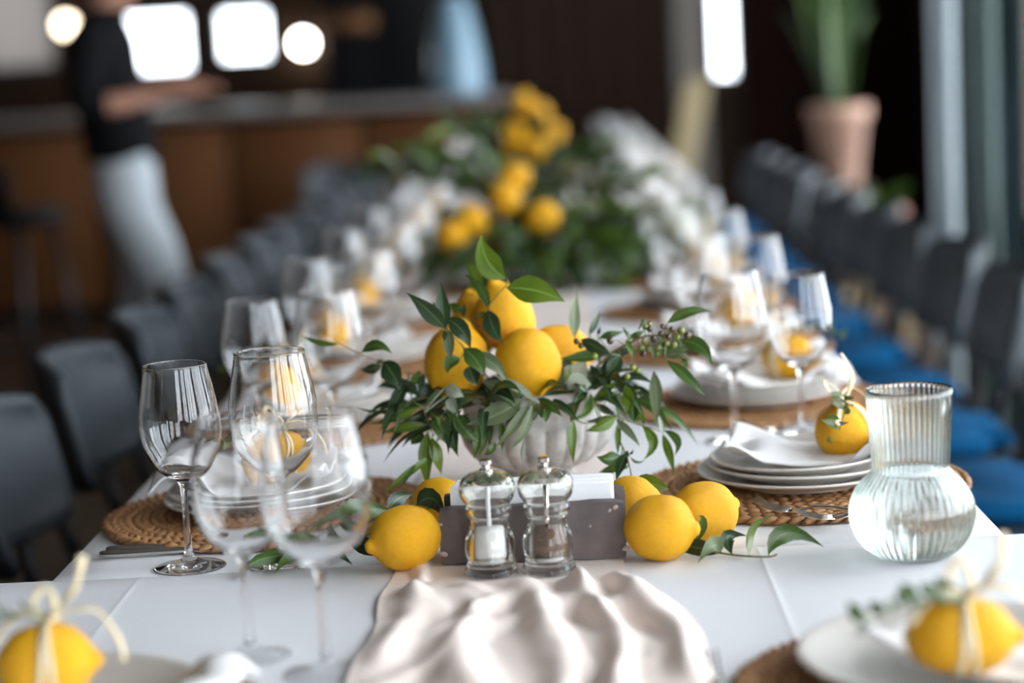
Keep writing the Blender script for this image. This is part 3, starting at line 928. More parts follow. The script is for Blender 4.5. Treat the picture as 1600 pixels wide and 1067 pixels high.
HERO_LEAVES = {
 'top': [
  (-0.066,2.39,1.021,-0.088,2.4,1.044,-0.093,2.41,1.074,0.0253,2),
  (-0.067,2.39,1.011,-0.031,2.38,1.007,0.001,2.37,0.993,0.0276,2),
  (-0.09,2.4,0.985,-0.097,2.41,1.009,-0.117,2.42,1.026,0.0114,1),
  (-0.09,2.4,0.985,-0.085,2.39,0.965,-0.075,2.38,0.947,0.0189,0),
  (-0.099,2.48,0.996,-0.107,2.505,1.013,-0.118,2.53,1.03,0.0159,2),
  (-0.122,2.44,0.973,-0.121,2.44,0.982,-0.12,2.44,0.99,0.0082,0),
  (-0.129,2.5,0.971,-0.135,2.51,0.977,-0.144,2.52,0.98,0.0106,2),
  (-0.092,2.42,0.979,-0.102,2.435,0.975,-0.111,2.45,0.968,0.0087,0),
 ],
 'olive': [
  (-0.139,2.35,0.971,-0.158,2.345,0.996,-0.181,2.34,1.017,0.0178,0),
  (-0.139,2.35,0.971,-0.141,2.355,0.998,-0.142,2.36,1.025,0.0154,0),
  (-0.141,2.36,0.975,-0.147,2.365,0.989,-0.153,2.37,1.002,0.008,0),
  (-0.137,2.35,0.984,-0.119,2.345,0.969,-0.111,2.34,0.948,0.0178,0),
  (-0.136,2.35,0.97,-0.134,2.345,0.952,-0.136,2.34,0.934,0.0136,3),
  (-0.14,2.35,0.97,-0.14,2.345,0.964,-0.141,2.34,0.958,0.0054,0),
  (-0.12,2.36,0.946,-0.105,2.35,0.933,-0.097,2.34,0.915,0.0198,1),
  (-0.112,2.37,0.936,-0.086,2.36,0.927,-0.071,2.35,0.904,0.0149,3),
  (-0.125,2.38,0.932,-0.137,2.375,0.928,-0.141,2.37,0.916,0.015,1),
  (-0.116,2.39,0.92,-0.112,2.38,0.909,-0.107,2.37,0.899,0.0176,0),
 ],
 'front': [
  (-0.054,2.345,0.885,-0.086,2.338,0.87,-0.121,2.33,0.861,0.0242,3),
  (-0.046,2.34,0.883,-0.066,2.335,0.856,-0.089,2.33,0.832,0.0103,3),
  (-0.043,2.34,0.88,-0.054,2.335,0.852,-0.072,2.33,0.828,0.0108,3),
  (-0.034,2.34,0.875,-0.044,2.34,0.864,-0.055,2.34,0.854,0.0064,3),
  (-0.04,2.35,0.882,-0.061,2.355,0.9,-0.087,2.36,0.913,0.0104,4),
  (-0.059,2.36,0.884,-0.08,2.37,0.896,-0.103,2.38,0.904,0.0187,3),
  (-0.042,2.35,0.876,-0.045,2.345,0.869,-0.047,2.34,0.863,0.0099,1),
  (-0.064,2.38,0.877,-0.086,2.38,0.885,-0.107,2.38,0.892,0.0151,0),
 ],
 'rim': [
  (-0.034,2.37,0.876,-0.029,2.36,0.866,-0.029,2.35,0.855,0.0131,1),
  (-0.037,2.37,0.881,-0.021,2.36,0.873,-0.009,2.35,0.861,0.0104,1),
  (0.004,2.35,0.859,-0,2.345,0.832,0.002,2.34,0.806,0.0099,2),
  (0.037,2.36,0.857,0.046,2.365,0.856,0.055,2.37,0.855,0.0042,1),
  (0.054,2.36,0.856,0.036,2.355,0.848,0.017,2.35,0.843,0.0121,2),
  (0.044,2.37,0.856,0.031,2.365,0.853,0.018,2.36,0.853,0.0058,0),
  (0.025,2.38,0.882,0.019,2.365,0.865,0.002,2.35,0.857,0.01,2),
  (0.025,2.37,0.878,0.018,2.36,0.865,0.006,2.35,0.859,0.0069,1),
  (-0.01,2.4,0.873,0.007,2.4,0.88,0.025,2.4,0.884,0.0113,0),
  (-0.006,2.41,0.861,-0.017,2.42,0.867,-0.027,2.43,0.873,0.0128,0),
 ],
 'trail': [
  (-0.27,2.4,0.953,-0.293,2.41,0.955,-0.315,2.42,0.963,0.0066,1),
  (-0.243,2.4,0.942,-0.222,2.39,0.951,-0.205,2.38,0.941,0.0121,1),
  (-0.221,2.41,0.925,-0.234,2.415,0.92,-0.247,2.42,0.919,0.0107,0),
  (-0.218,2.4,0.93,-0.206,2.39,0.915,-0.198,2.38,0.898,0.0222,0),
  (-0.227,2.42,0.927,-0.224,2.425,0.928,-0.221,2.43,0.929,0.0066,0),
  (-0.19,2.42,0.904,-0.208,2.41,0.877,-0.22,2.4,0.847,0.014,0),
  (-0.176,2.42,0.913,-0.185,2.41,0.9,-0.187,2.4,0.883,0.0081,1),
  (-0.171,2.42,0.909,-0.176,2.415,0.9,-0.176,2.41,0.89,0.0087,0),
  (-0.161,2.43,0.892,-0.173,2.425,0.884,-0.184,2.42,0.877,0.0192,0),
  (-0.198,2.43,0.889,-0.212,2.425,0.865,-0.23,2.42,0.843,0.0128,2),
 ],
 'spray': [
  (-0.183,2.38,0.882,-0.219,2.39,0.872,-0.256,2.4,0.877,0.005,1),
  (-0.175,2.37,0.879,-0.206,2.375,0.866,-0.238,2.38,0.859,0.0084,2),
  (-0.168,2.36,0.858,-0.195,2.365,0.856,-0.222,2.37,0.849,0.01,2),
  (-0.171,2.38,0.866,-0.192,2.38,0.858,-0.213,2.38,0.852,0.0098,0),
  (-0.166,2.345,0.853,-0.17,2.343,0.82,-0.17,2.34,0.786,0.0154,2),
  (-0.162,2.345,0.846,-0.157,2.343,0.824,-0.153,2.34,0.802,0.0137,2),
  (-0.161,2.345,0.874,-0.148,2.34,0.854,-0.14,2.335,0.832,0.0154,1),
  (-0.14,2.345,0.875,-0.138,2.34,0.849,-0.132,2.335,0.823,0.0154,0),
  (-0.134,2.345,0.875,-0.122,2.34,0.854,-0.105,2.335,0.838,0.0158,1),
  (-0.175,2.38,0.847,-0.182,2.375,0.841,-0.189,2.37,0.834,0.0153,1),
  (-0.191,2.39,0.874,-0.195,2.39,0.866,-0.201,2.39,0.86,0.0035,0),
  (-0.167,2.4,0.862,-0.177,2.405,0.859,-0.188,2.41,0.856,0.0085,0),
  (-0.147,2.41,0.891,-0.16,2.4,0.883,-0.173,2.39,0.874,0.0084,1),
  (-0.142,2.36,0.891,-0.135,2.35,0.881,-0.13,2.34,0.869,0.0124,4),
  (-0.145,2.37,0.899,-0.132,2.36,0.896,-0.122,2.35,0.89,0.0138,4),
 ],
 'low': [
  (-0.164,2.34,0.822,-0.194,2.325,0.807,-0.22,2.31,0.787,0.0076,2),
  (-0.181,2.33,0.819,-0.191,2.32,0.805,-0.203,2.31,0.793,0.0035,1),
  (-0.107,2.345,0.859,-0.109,2.34,0.839,-0.114,2.335,0.819,0.0101,1),
  (-0.097,2.345,0.86,-0.101,2.34,0.84,-0.109,2.335,0.822,0.0063,1),
  (-0.093,2.345,0.861,-0.094,2.34,0.848,-0.095,2.335,0.834,0.0074,0),
  (-0.087,2.335,0.838,-0.094,2.332,0.83,-0.102,2.33,0.824,0.0075,1),
  (-0.082,2.345,0.863,-0.08,2.34,0.845,-0.081,2.335,0.827,0.0088,1),
  (-0.053,2.335,0.841,-0.058,2.332,0.828,-0.057,2.33,0.813,0.0019,1),
  (-0.123,2.36,0.868,-0.119,2.35,0.852,-0.115,2.34,0.836,0.0096,0),
 ],
 'berry': [
  (0.01,2.42,0.943,0.011,2.43,0.971,0.016,2.44,0.999,0.0125,3),
  (0.028,2.44,0.943,0.035,2.45,0.957,0.043,2.46,0.971,0.0078,0),
  (0.038,2.45,0.942,0.04,2.455,0.946,0.041,2.46,0.951,0.0043,0),
  (0.017,2.39,0.945,0.036,2.38,0.937,0.054,2.37,0.925,0.0137,0),
  (0.119,2.38,0.96,0.144,2.375,0.974,0.172,2.37,0.973,0.0109,1),
  (0.133,2.39,0.938,0.157,2.38,0.931,0.168,2.37,0.909,0.0156,1),
  (0.113,2.41,0.925,0.129,2.405,0.925,0.144,2.4,0.926,0.0127,1),
  (0.115,2.38,0.921,0.13,2.37,0.926,0.144,2.36,0.92,0.0114,3),
  (0.116,2.38,0.917,0.139,2.37,0.897,0.159,2.36,0.874,0.0122,1),
  (0.135,2.39,0.916,0.138,2.39,0.911,0.14,2.39,0.905,0.0063,1),
  (0.048,2.41,0.925,0.019,2.405,0.923,-0.009,2.4,0.922,0.0138,1),
  (0.07,2.385,0.943,0.074,2.38,0.932,0.077,2.375,0.921,0.0073,2),
  (0.092,2.39,0.969,0.089,2.39,0.96,0.084,2.39,0.952,0.0022,1),
  (0.074,2.4,0.942,0.084,2.4,0.947,0.094,2.4,0.951,0.007,1),
  (0.039,2.42,0.942,0.054,2.42,0.946,0.07,2.42,0.948,0.0078,1),
  (0.067,2.38,0.958,0.071,2.38,0.95,0.075,2.38,0.941,0.0025,1),
  (0.064,2.42,0.919,0.054,2.415,0.907,0.044,2.41,0.895,0.0156,0),
  (0.098,2.38,0.94,0.101,2.375,0.928,0.1,2.37,0.917,0.0042,3),
  (0.111,2.38,0.928,0.106,2.375,0.925,0.102,2.37,0.923,0.0049,2),
 ],
 'lambear': [
  (-0.004,2.405,0.891,0.01,2.412,0.903,0.022,2.42,0.918,0.0269,4),
  (-0.001,2.395,0.887,0.013,2.398,0.891,0.027,2.4,0.889,0.0281,4),
  (0.003,2.395,0.911,-0,2.392,0.904,-0.004,2.39,0.896,0.0042,2),
  (0.003,2.42,0.919,-0.002,2.42,0.91,-0.007,2.42,0.902,0.0128,0),
 ],
 'vine': [
  (0.053,2.36,0.854,0.068,2.35,0.84,0.079,2.34,0.823,0.0083,3),
  (0.067,2.37,0.891,0.069,2.362,0.874,0.063,2.355,0.858,0.0136,2),
  (0.055,2.36,0.848,0.054,2.352,0.831,0.053,2.345,0.814,0.0066,2),
  (0.083,2.365,0.843,0.095,2.358,0.824,0.082,2.35,0.805,0.0111,2),
  (0.107,2.37,0.832,0.114,2.36,0.809,0.117,2.35,0.786,0.0091,2),
  (0.109,2.37,0.835,0.124,2.365,0.824,0.119,2.36,0.806,0.0086,1),
  (0.101,2.39,0.904,0.102,2.375,0.873,0.099,2.36,0.842,0.0136,3),
  (0.104,2.37,0.853,0.106,2.365,0.841,0.107,2.36,0.829,0.0047,4),
  (0.075,2.39,0.867,0.083,2.38,0.855,0.085,2.37,0.841,0.0098,2),
  (0.071,2.39,0.866,0.073,2.38,0.856,0.075,2.37,0.846,0.0126,0),
  (0.06,2.385,0.882,0.058,2.378,0.866,0.056,2.37,0.85,0.0084,3),
  (0.027,2.38,0.874,0.043,2.375,0.878,0.059,2.37,0.882,0.0056,1),
  (0.031,2.375,0.88,0.046,2.372,0.888,0.059,2.37,0.899,0.0097,2),
  (0.032,2.39,0.867,0.043,2.385,0.861,0.054,2.38,0.856,0.0084,0),
  (0.074,2.39,0.879,0.079,2.39,0.881,0.085,2.39,0.882,0.0031,1),
  (0.022,2.4,0.881,0.012,2.39,0.876,0.004,2.38,0.868,0.0098,1),
 ],
 'tendril': [
  (0.056,2.33,0.816,0.042,2.325,0.814,0.028,2.32,0.818,0.0143,1),
  (0.065,2.325,0.822,0.055,2.318,0.807,0.049,2.31,0.79,0.0109,0),
  (0.064,2.32,0.804,0.057,2.325,0.805,0.05,2.33,0.807,0.0054,1),
  (0.056,2.35,0.798,0.043,2.355,0.796,0.03,2.36,0.791,0.0086,1),
  (0.066,2.28,0.794,0.088,2.275,0.793,0.108,2.27,0.786,0.0187,2),
  (0.067,2.33,0.814,0.075,2.335,0.807,0.085,2.34,0.808,0.003,1),
  (0.066,2.33,0.817,0.069,2.33,0.82,0.071,2.33,0.823,0.0027,0),
 ],
}
BERRIES = [
  (0.113,2.372,0.958,0.0028,1),
  (0.117,2.379,0.956,0.0025,1),
  (0.111,2.375,0.949,0.0035,1),
  (0.124,2.38,0.953,0.0035,1),
  (0.135,2.381,0.95,0.0045,0),
  (0.141,2.368,0.946,0.0044,1),
  (0.119,2.366,0.946,0.0035,1),
  (0.127,2.386,0.946,0.0031,0),
  (0.13,2.372,0.944,0.0035,0),
  (0.117,2.372,0.938,0.0035,0),
  (0.126,2.39,0.933,0.0042,0),
  (0.114,2.377,0.936,0.0028,1),
  (0.102,2.386,0.942,0.0039,1),
  (0.098,2.377,0.955,0.0035,1),
  (0.093,2.381,0.957,0.0035,0),
  (0.098,2.37,0.962,0.0028,0),
  (0.091,2.381,0.941,0.0035,0),
  (0.087,2.387,0.931,0.0042,0),
  (0.096,2.379,0.931,0.0039,0),
  (0.089,2.384,0.925,0.0039,1),
  (0.107,2.382,0.932,0.0035,0),
  (0.051,2.368,0.945,0.0042,1),
  (0.012,2.384,0.944,0.0035,1),
  (0.017,2.38,0.939,0.0035,1),
  (0.032,2.373,0.927,0.0042,0),
  (0.076,2.367,0.912,0.0039,0),
  (0.082,2.387,0.905,0.0035,0),
  (0.069,2.377,0.9,0.0039,0),
  (0.072,2.383,0.937,0.0028,1),
  (0.123,2.387,0.947,0.0028,0),
  (0.116,2.383,0.943,0.0028,0),
]

SPRIG_LABEL = {
    'top': 'ruscus sprig rising above the topmost lemon with two broad glossy leaves',
    'olive': 'dark olive sprig crossing the left lemon of the nearest urn',
    'front': 'grey green sprig hanging over the front rim of the nearest urn',
    'rim': 'leafy sprig along the right front rim of the nearest urn',
    'trail': 'long thin branch reaching left from the nearest urn',
    'spray': 'dense spray of pointed leaves at the lower left of the nearest urn',
    'low': 'narrow leaves hanging over the left face of the nearest urn',
    'berry': 'berry branch reaching right from the nearest urn',
    'lambear': 'pale felted leaf sprig right of the front lemon in the nearest urn',
    'vine': 'vine with dangling leaves at the right of the nearest urn',
    'tendril': 'thin tendril trailing from the nearest urn down to the right lemons',
}
rl = random.Random(11)
for key, leaves in HERO_LEAVES.items():
    pts = crom(HERO_STEMS[key], 5)
    root = empty('foliage_sprig', pts[0], 0, SPRIG_LABEL[key], 'sprig', 'greenery in the nearest urn')
    n = len(pts)
    r0 = .0018 if key in ('berry',) else .0012
    mobj('stem', tube('stem', [p - pts[0] for p in pts], [r0 * (1 - .6 * i / n) for i in range(n)], 6), M['twig' if key in ('berry', 'trail', 'olive') else 'stem'], root)
    for (bx, by, bz, mx, my, mz, tx, ty, tz, w, kind) in leaves:
        B = Vector((bx, by, bz))
        d = leaf_data(B, (mx, my - .006, mz), (tx, ty, tz), w * 1.18, rl.uniform(-.45, .45), rl.uniform(.1, .4),
                      nearest(pts, B), rl.uniform(-.5, .5))
        leaf_obj(d, int(kind), root, pts[0])
    if key == 'berry':
        SPH = lathe('berry', [(math.sin(a * PI / 8), -math.cos(a * PI / 8)) if 0 < a < 8 else (0, -math.cos(a * PI / 8)) for a in range(9)], 12)
        sphd = SPH.copy()
        SPH.materials.append(M['berryg']); sphd.materials.append(M['berryd'])
        bm_v, bm_f = [], []
        for (x, y, z, r, dk) in BERRIES:
            o = mobj('berry', sphd if dk else SPH, None, root, Vector((x, y, z)) - pts[0])
            o.scale = (r, r, r * 1.08)
            q = nearest(pts, Vector((x, y, z)))
            t = tube('p', [q - pts[0], (q + Vector((x, y, z))) * .5 - pts[0] + Vector((0, 0, .003)), Vector((x, y, z)) - pts[0]], .0005, 4)
            k = len(bm_v)
            bm_v += [v.co.copy() for v in t.vertices]
            bm_f += [tuple(i + k for i in p.vertices) for p in t.polygons]
            bpy.data.meshes.remove(t)
        mobj('berry_stalks', mesh('berry_stalks', bm_v, bm_f), M['twig'], root)


def random_sprig(rnd, base, outdir, length, nl, lw, kinds, label, group, rise=.3, droop=.5, detail=True, name='foliage_sprig', matdefault=None):
    base = Vector(base)
    o = Vector(outdir).normalized()
    pts = []
    side = Vector((-o.y, o.x, 0))
    bend = rnd.uniform(-.25, .25)
    for i in range(9):
        t = i / 8
        pts.append(base + o * (length * t) + side * (bend * length * t * t) + Vector((0, 0, length * (rise * t - droop * t * t))))
        pts[-1].z = max(pts[-1].z, TZ + .012)
    root = empty(name, base, 0, label, 'sprig', group)
    mobj('stem', tube('stem', [p - base for p in pts], [.0015 * (1 - .6 * i / 9) for i in range(9)], 5), M['stem'], root)
    ds = []
    for i in range(nl):
        t = .18 + .82 * i / (nl - 1)
        k = min(8, int(t * 8))
        p = pts[k] + (pts[min(k + 1, 8)] - pts[k]) * (t * 8 - k)
        dd = (pts[min(k + 1, 8)] - pts[max(k - 1, 0)]).normalized()
        s = 1 if i % 2 else -1
        ax = (dd * rnd.uniform(.5, .9) + side * s * rnd.uniform(.4, .9) + Vector((0, 0, rnd.uniform(-.45, .5)))).normalized()
        if i == nl - 1: ax = dd
        L = lw * rnd.uniform(3.2, 4.6)
        B = p + ax * .006
        T = B + ax * L + Vector((0, 0, -.12 * L))
        mid = B + ax * L * .5 + Vector((0, 0, .10 * L))
        nv = Vector((rnd.uniform(-.5, .5), -.5 + rnd.uniform(-.3, .3), .8))
        d = leaf_data(B, mid, T, lw * rnd.uniform(.8, 1.2), rnd.uniform(-.4, .4), .25, p, rnd.uniform(-.5, .5), nv)
        for v in d[0]: v.z = max(v.z, TZ + .0065)
        if detail: leaf_obj(d, rnd.choice(kinds), root, base)
        else: ds.append(d)
    if not detail:
        tag(joined_leaves(ds, base, 'leaves', M['leaf%d' % rnd.choice(kinds)], root), kind='stuff')
    return root


# filler greenery round the mound of the nearest urn
rnd = random.Random(5)
CLOCK = ['facing the viewer', 'facing front right', 'facing right', 'facing back right', 'facing the far end', 'facing back left', 'facing left', 'facing front left']
for k in range(8):
    a = -PI / 2 + k * PI / 4
    d = (math.cos(a), math.sin(a), 0)
    random_sprig(rnd, (UX + .05 * d[0], UY + .05 * d[1], .868), d, (.045 if k in (0, 1, 7) else .085), 9, .015, [0, 0, 0, 1], 'short dark tuft of leaves on the rim of the nearest urn, ' + CLOCK[k], 'greenery in the nearest urn', .25 if k in (0, 1, 7) else .35, .15 if k in (0, 1, 7) else .55)

for k, (x, y, z, dx, dy) in enumerate(((-.092, 2.405, .885, -.3, -1), (.02, 2.43, .895, .9, -.7), (-.165, 2.42, .88, -1, -.7), (-.12, 2.39, .862, -.8, -1))):
    random_sprig(rnd, (x, y, z), (dx, dy, 0), .05, 7, .015, [0, 0, 0, 1], 'small dark leaf tuft between the lemons of the nearest urn, %s of four' % ORD[k], 'greenery in the nearest urn', .15, .3)

# loose sprigs on the cloth
def flat_sprig(stem_pts, leaves, label):
    pts = crom(stem_pts, 5)
    root = empty('leaf_sprig', pts[0], 0, label, 'sprig', 'loose leaf sprigs on the cloth')
    mobj('stem', tube('stem', [p - pts[0] for p in pts], .0011, 6), M['stem'], root)
    for B, mid, T, w, kind, tilt in leaves:
        leaf_obj(leaf_data(B, mid, T, w, tilt, .25, nearest(pts, Vector(B)), .4), kind, root, pts[0])


flat_sprig([(.105, 2.145, .758), (.150, 2.078, .757), (.192, 2.058, .756), (.205, 2.062, .757)],
           [((.196, 2.060, .757), (.218, 2.075, .776), (.256, 2.083, .757), .020, 1, .0),
            ((.176, 2.063, .757), (.185, 2.105, .776), (.212, 2.120, .786), .017, 2, .9),
            ((.160, 2.070, .757), (.158, 2.090, .772), (.178, 2.090, .771), .016, 0, .2),
            ((.148, 2.080, .757), (.140, 2.060, .770), (.122, 2.040, .757), .019, 3, .3),
            ((.150, 2.078, .757), (.120, 2.09, .762), (.096, 2.10, .760), .018, 0, .3),
            ((.125, 2.112, .760), (.132, 2.10, .785), (.128, 2.09, .795), .012, 1, .3)],
           'leafy sprig on the cloth trailing right of the two right lemons')
flat_sprig([(-.160, 2.172, .805), (-.195, 2.155, .803), (-.225, 2.150, .790), (-.262, 2.14, .775), (-.29, 2.13, .758)],
           [((-.196, 2.150, .803), (-.232, 2.085, .815), (-.222, 2.062, .785), .026, 1, .5),
            ((-.170, 2.160, .806), (-.150, 2.140, .816), (-.138, 2.120, .795), .024, 0, .2),
            ((-.215, 2.150, .797), (-.25, 2.13, .800), (-.285, 2.11, .780), .018, 1, .2),
            ((-.20, 2.155, .803), (-.19, 2.17, .812), (-.175, 2.19, .812), .018, 0, .1),
            ((-.262, 2.14, .775), (-.255, 2.115, .775), (-.235, 2.09, .760), .02, 0, .4),
            ((-.275, 2.135, .765), (-.30, 2.115, .768), (-.318, 2.085, .756), .018, 1, .2),
            ((-.285, 2.13, .76), (-.33, 2.11, .768), (-.352, 2.08, .756), .016, 1, -.2),
            ((-.25, 2.142, .78), (-.22, 2.12, .772), (-.205, 2.115, .762), .02, 0, .2)],
           'leafy sprig lying over the left loose lemon beside the napkin holder')

# ------------------------------------------------------------------ napkin holder
def slab(name, x0, x1, y0, y1, z0, z1, seed, amp=.0022):
    bm = bmesh.new()
    add_box(bm, x0, x1, y0, y1, z0, z1)
    bmesh.ops.subdivide_edges(bm, edges=bm.edges[:], cuts=16, use_grid_fill=True)
    cx, cz = (x0 + x1) / 2, (z0 + z1) / 2
    for v in bm.verts:
        p = v.co
        n = noise.noise_vector(Vector((p.x * 45 + seed, p.y * 45, p.z * 45)))
        n2 = noise.noise_vector(Vector((p.x * 130, p.y * 130 + seed, p.z * 130)))
        v.co += n * amp * .6 + n2 * amp * .35
        ex = smooth(.006, 0, min(p.x - x0, x1 - p.x)); ez = smooth(.006, 0, min(z1 - p.z, p.z - z0))
        v.co.x -= (1 if p.x > cx else -1) * .0012 * ez
        if z1 - p.z < .008: v.co.z -= .0015 * ex
        if p.z - z0 < .003: v.co.z = max(v.co.z, z0)
    return bm_mesh(name, bm, True, math.radians(50))


HX, HY, HZ = -.045, 2.088, TZ + .0055
holder = empty('napkin_holder', (HX, HY, HZ), math.radians(-1.5), 'rough dark clay napkin holder behind the salt and pepper mills', 'napkin holder')
mobj('front_slab', slab('front_slab', -.0975, .0965, 0, .014, 0, .0600, 1), M['slate'], holder)
mobj('back_slab', slab('back_slab', -.096, .0975, .052, .066, 0, .0640, 7), M['slate'], holder)
mobj('base', slab('base', -.096, .096, .014, .052, 0, .012, 3, .001), M['slate'], holder)
for x, z, r in ((.087, .054, .0022), (.081, .051, .0015), (-.096, .044, .0016), (-.0945, .012, .003), (.096, .010, .003), (.03, .02, .0012), (.06, .035, .001)):
    o = mobj('chip', LEMON[0].copy(), None, holder, (x, -.0008, z)); o.data.materials[0] = M['slatechip']; o.scale = (r * 3, r * .8, r * 1.8); o.rotation_euler = (0, x * 30, 0)
for k in range(5):
    def nap(kk):
        bm = bmesh.new()
        h = .079 + .002 * math.sin(kk * 2.1)
        add_box(bm, -.0855 + .001 * kk, .083 + .0008 * kk, .0165 + kk * .0068, .0222 + kk * .0068, .0145, h)
        bmesh.ops.bevel(bm, geom=[e for e in bm.edges if abs(e.verts[0].co.z - e.verts[1].co.z) < 1e-5 and e.verts[0].co.z > .05], offset=.0022, segments=3, affect='EDGES')
        return bm_mesh('paper_napkin', bm, True, math.radians(50))
    o = mobj('paper_napkin', nap(k), M['paper'], None, (HX, HY, HZ), (0, 0, math.radians(-1.5)))
    tag(o, 'white paper napkin in the dark holder, %s from the front' % ORD[k], 'napkin', 'paper napkins in the holder')

# ------------------------------------------------------------------ salt and pepper mills
MILL_LO = [(0, 0), (.0268, 0), (.0275, .002), (.0275, .005), (.0262, .007), (.0250, .0085), (.0252, .011), (.0246, .0125), (.0238, .014),
           (.0250, .020), (.0262, .027), (.0256, .034), (.0236, .041), (.0208, .0475), (.0196, .053), (.0202, .0575), (.0218, .0605)]
MILL_HI = [(.0168, .0612), (.0222, .0612), (.0238, .0640), (.0240, .0672), (.0226, .0700), (.0222, .0722), (.0240, .0745), (.0274, .0800), (.0288, .0870), (.0284, .0935),
           (.0262, .0990), (.0218, .1030), (.0145, .1052), (.0080, .1060), (0, .1060)]


def mill_part(name, prof, cav):
    p = [(a[0], a[1]) for a in crom([(r, z) for r, z in prof], 2)]
    p = [(max(0, r), z) for r, z in p]
    p[0] = (prof[0][0], prof[0][1]); p[-1] = (prof[-1][0], prof[-1][1])
    return lathe(name, p + [(max(0, q[0]), q[1]) for q in crom(cav, 2)], 56)


def mill(x, y, label, fill, fz0, fz1, lowcol):
    m = empty('pepper_mill' if fill == 'pepper' else 'salt_mill', (x, y, TZ + .0055), 0, label, 'mill', 'clear condiment mills')
    # lower body with an open cavity
    mobj('body', mill_part('body', MILL_LO, [(.0170, .0608), (.0165, .056), (.0165, .050), (.0178, .035), (.0182, .018), (.0175, .012), (0, .012)]), M['acrylic'], m)
    hd = mill_part('head', MILL_HI, [(0, .1035), (.012, .1028), (.0205, .1002), (.0245, .0962), (.0262, .0920), (.0264, .0868), (.0250, .0810), (.0218, .0760), (.0198, .0722), (.0200, .0680), (.0190, .0640), (.0168, .0612)])
    mobj('head', hd, M['acrylic'], m)
    mobj('knob', lathe('knob', [(0, .1062), (.0072, .1062), (.0072, .1085), (.0046, .1095), (.0044, .1125), (.0062, .1138), (.0064, .1178), (.0050, .1190), (0, .1192)], 28, sharp=35), M['steel'], m)
    mobj('spindle', tube('spindle', [(0, 0, .022), (0, 0, .091)], .0026, 12), M['paper'] if fill == 'salt' else M['steel'], m)
    bmh = lathe('f', [(0, fz0), (.0155, fz0), (.0162, fz0 + .004), (.0160, fz1 - .006), (.0140, fz1 - .001), (.006, fz1), (0, fz1)], 32,
                lambda r, z, a: r * (1 + .03 * math.sin(a * 7 + z * 300)))
    mobj('salt_filling' if fill == 'salt' else 'pepper_filling', bmh, M[fill], m)
    mobj('grinder', lathe('grinder', [(0, .0122), (.0150, .0122), (.0150, .0165), (.010, .0180), (0, .0180)], 24, sharp=35), M['paper'], m)
    return m


mill(-.0885, 2.049, 'clear acrylic salt mill, left of the pair before the holder', 'salt', .0185, .0490, 0)
mill(-.0290, 2.047, 'clear acrylic pepper mill with dark peppercorns, right of the pair', 'pepper', .0185, .0450, 0)

# ------------------------------------------------------------------ carafe
def carafe():
    outer = [(0, .0), (.030, 0), (.0355, .0015), (.040, .004), (.049, .012), (.057, .024), (.0618, .038), (.0628, .049), (.0605, .061), (.0545, .073), (.0460, .083), (.0400, .0895),
             (.0382, .0935), (.0385, .100), (.0395, .120), (.0415, .150), (.0432, .1735)]
    inner = [(.0426, .1738), (.0408, .172), (.0392, .150), (.0372, .120), (.0362, .100), (.0360, .0935), (.0378, .0885), (.0440, .0815), (.0525, .0715), (.0585, .0600),
             (.0606, .0490), (.0596, .0385), (.0548, .0255), (.0468, .0140), (.036, .0078), (.02, .0065), (0, .0065)]
    po = [(max(0, p[0]), p[1]) for p in crom(outer, 3)]
    pi = [(max(0, p[0]), p[1]) for p in crom(inner, 3)]
    NF = 46
    def rf(r, z, a):
        k = smooth(.003, .012, z) * smooth(.1735, .168, z)
        return r
    verts = po + pi
    nout = len(po)
    seg = NF * 5
    V, Fc, rings = [], [], []
    for i, (r, z) in enumerate(verts):
        if r < 1e-6:
            rings.append([len(V)]); V.append((0, 0, z)); continue
        k = smooth(.003, .014, z) * smooth(.1735, .166, z) if i < nout else 0
        rg = []
        for j in range(seg):
            a = 2 * PI * j / seg
            rr = r + (.0013 + .0007 * smooth(.09, .07, z)) * k * (abs(math.cos(a * NF / 2)) - .5)
            rg.append(len(V)); V.append((rr * math.cos(a), rr * math.sin(a), z))
        rings.append(rg)
    for A, B in zip(rings, rings[1:]):
        for j in range(seg):
            k = (j + 1) % seg
            if len(A) == 1: Fc.append((A[0], B[k], B[j]))
            elif len(B) == 1: Fc.append((A[j], A[k], B[0]))
            else: Fc.append((A[j], A[k], B[k], B[j]))
    c = empty('carafe', (.342, 2.046, TZ + .002), .1, 'ribbed glass carafe of water with a round belly at the right', 'carafe')
    mobj('vessel', mesh('vessel', V, Fc), M['carafe'], c)
    win = [(p[0], p[1]) for p in pi[::-1] if p[1] <= .0905]
    wp = [(max(0, r + .0003 if r > 0 else 0), z - (.0003 if z < .02 else 0)) for r, z in win]
    wp += [(wp[-1][0] - .0015, .0905), (0, .0900)]
    mobj('water', lathe('water', wp, 96), M['water'], c)


carafe()

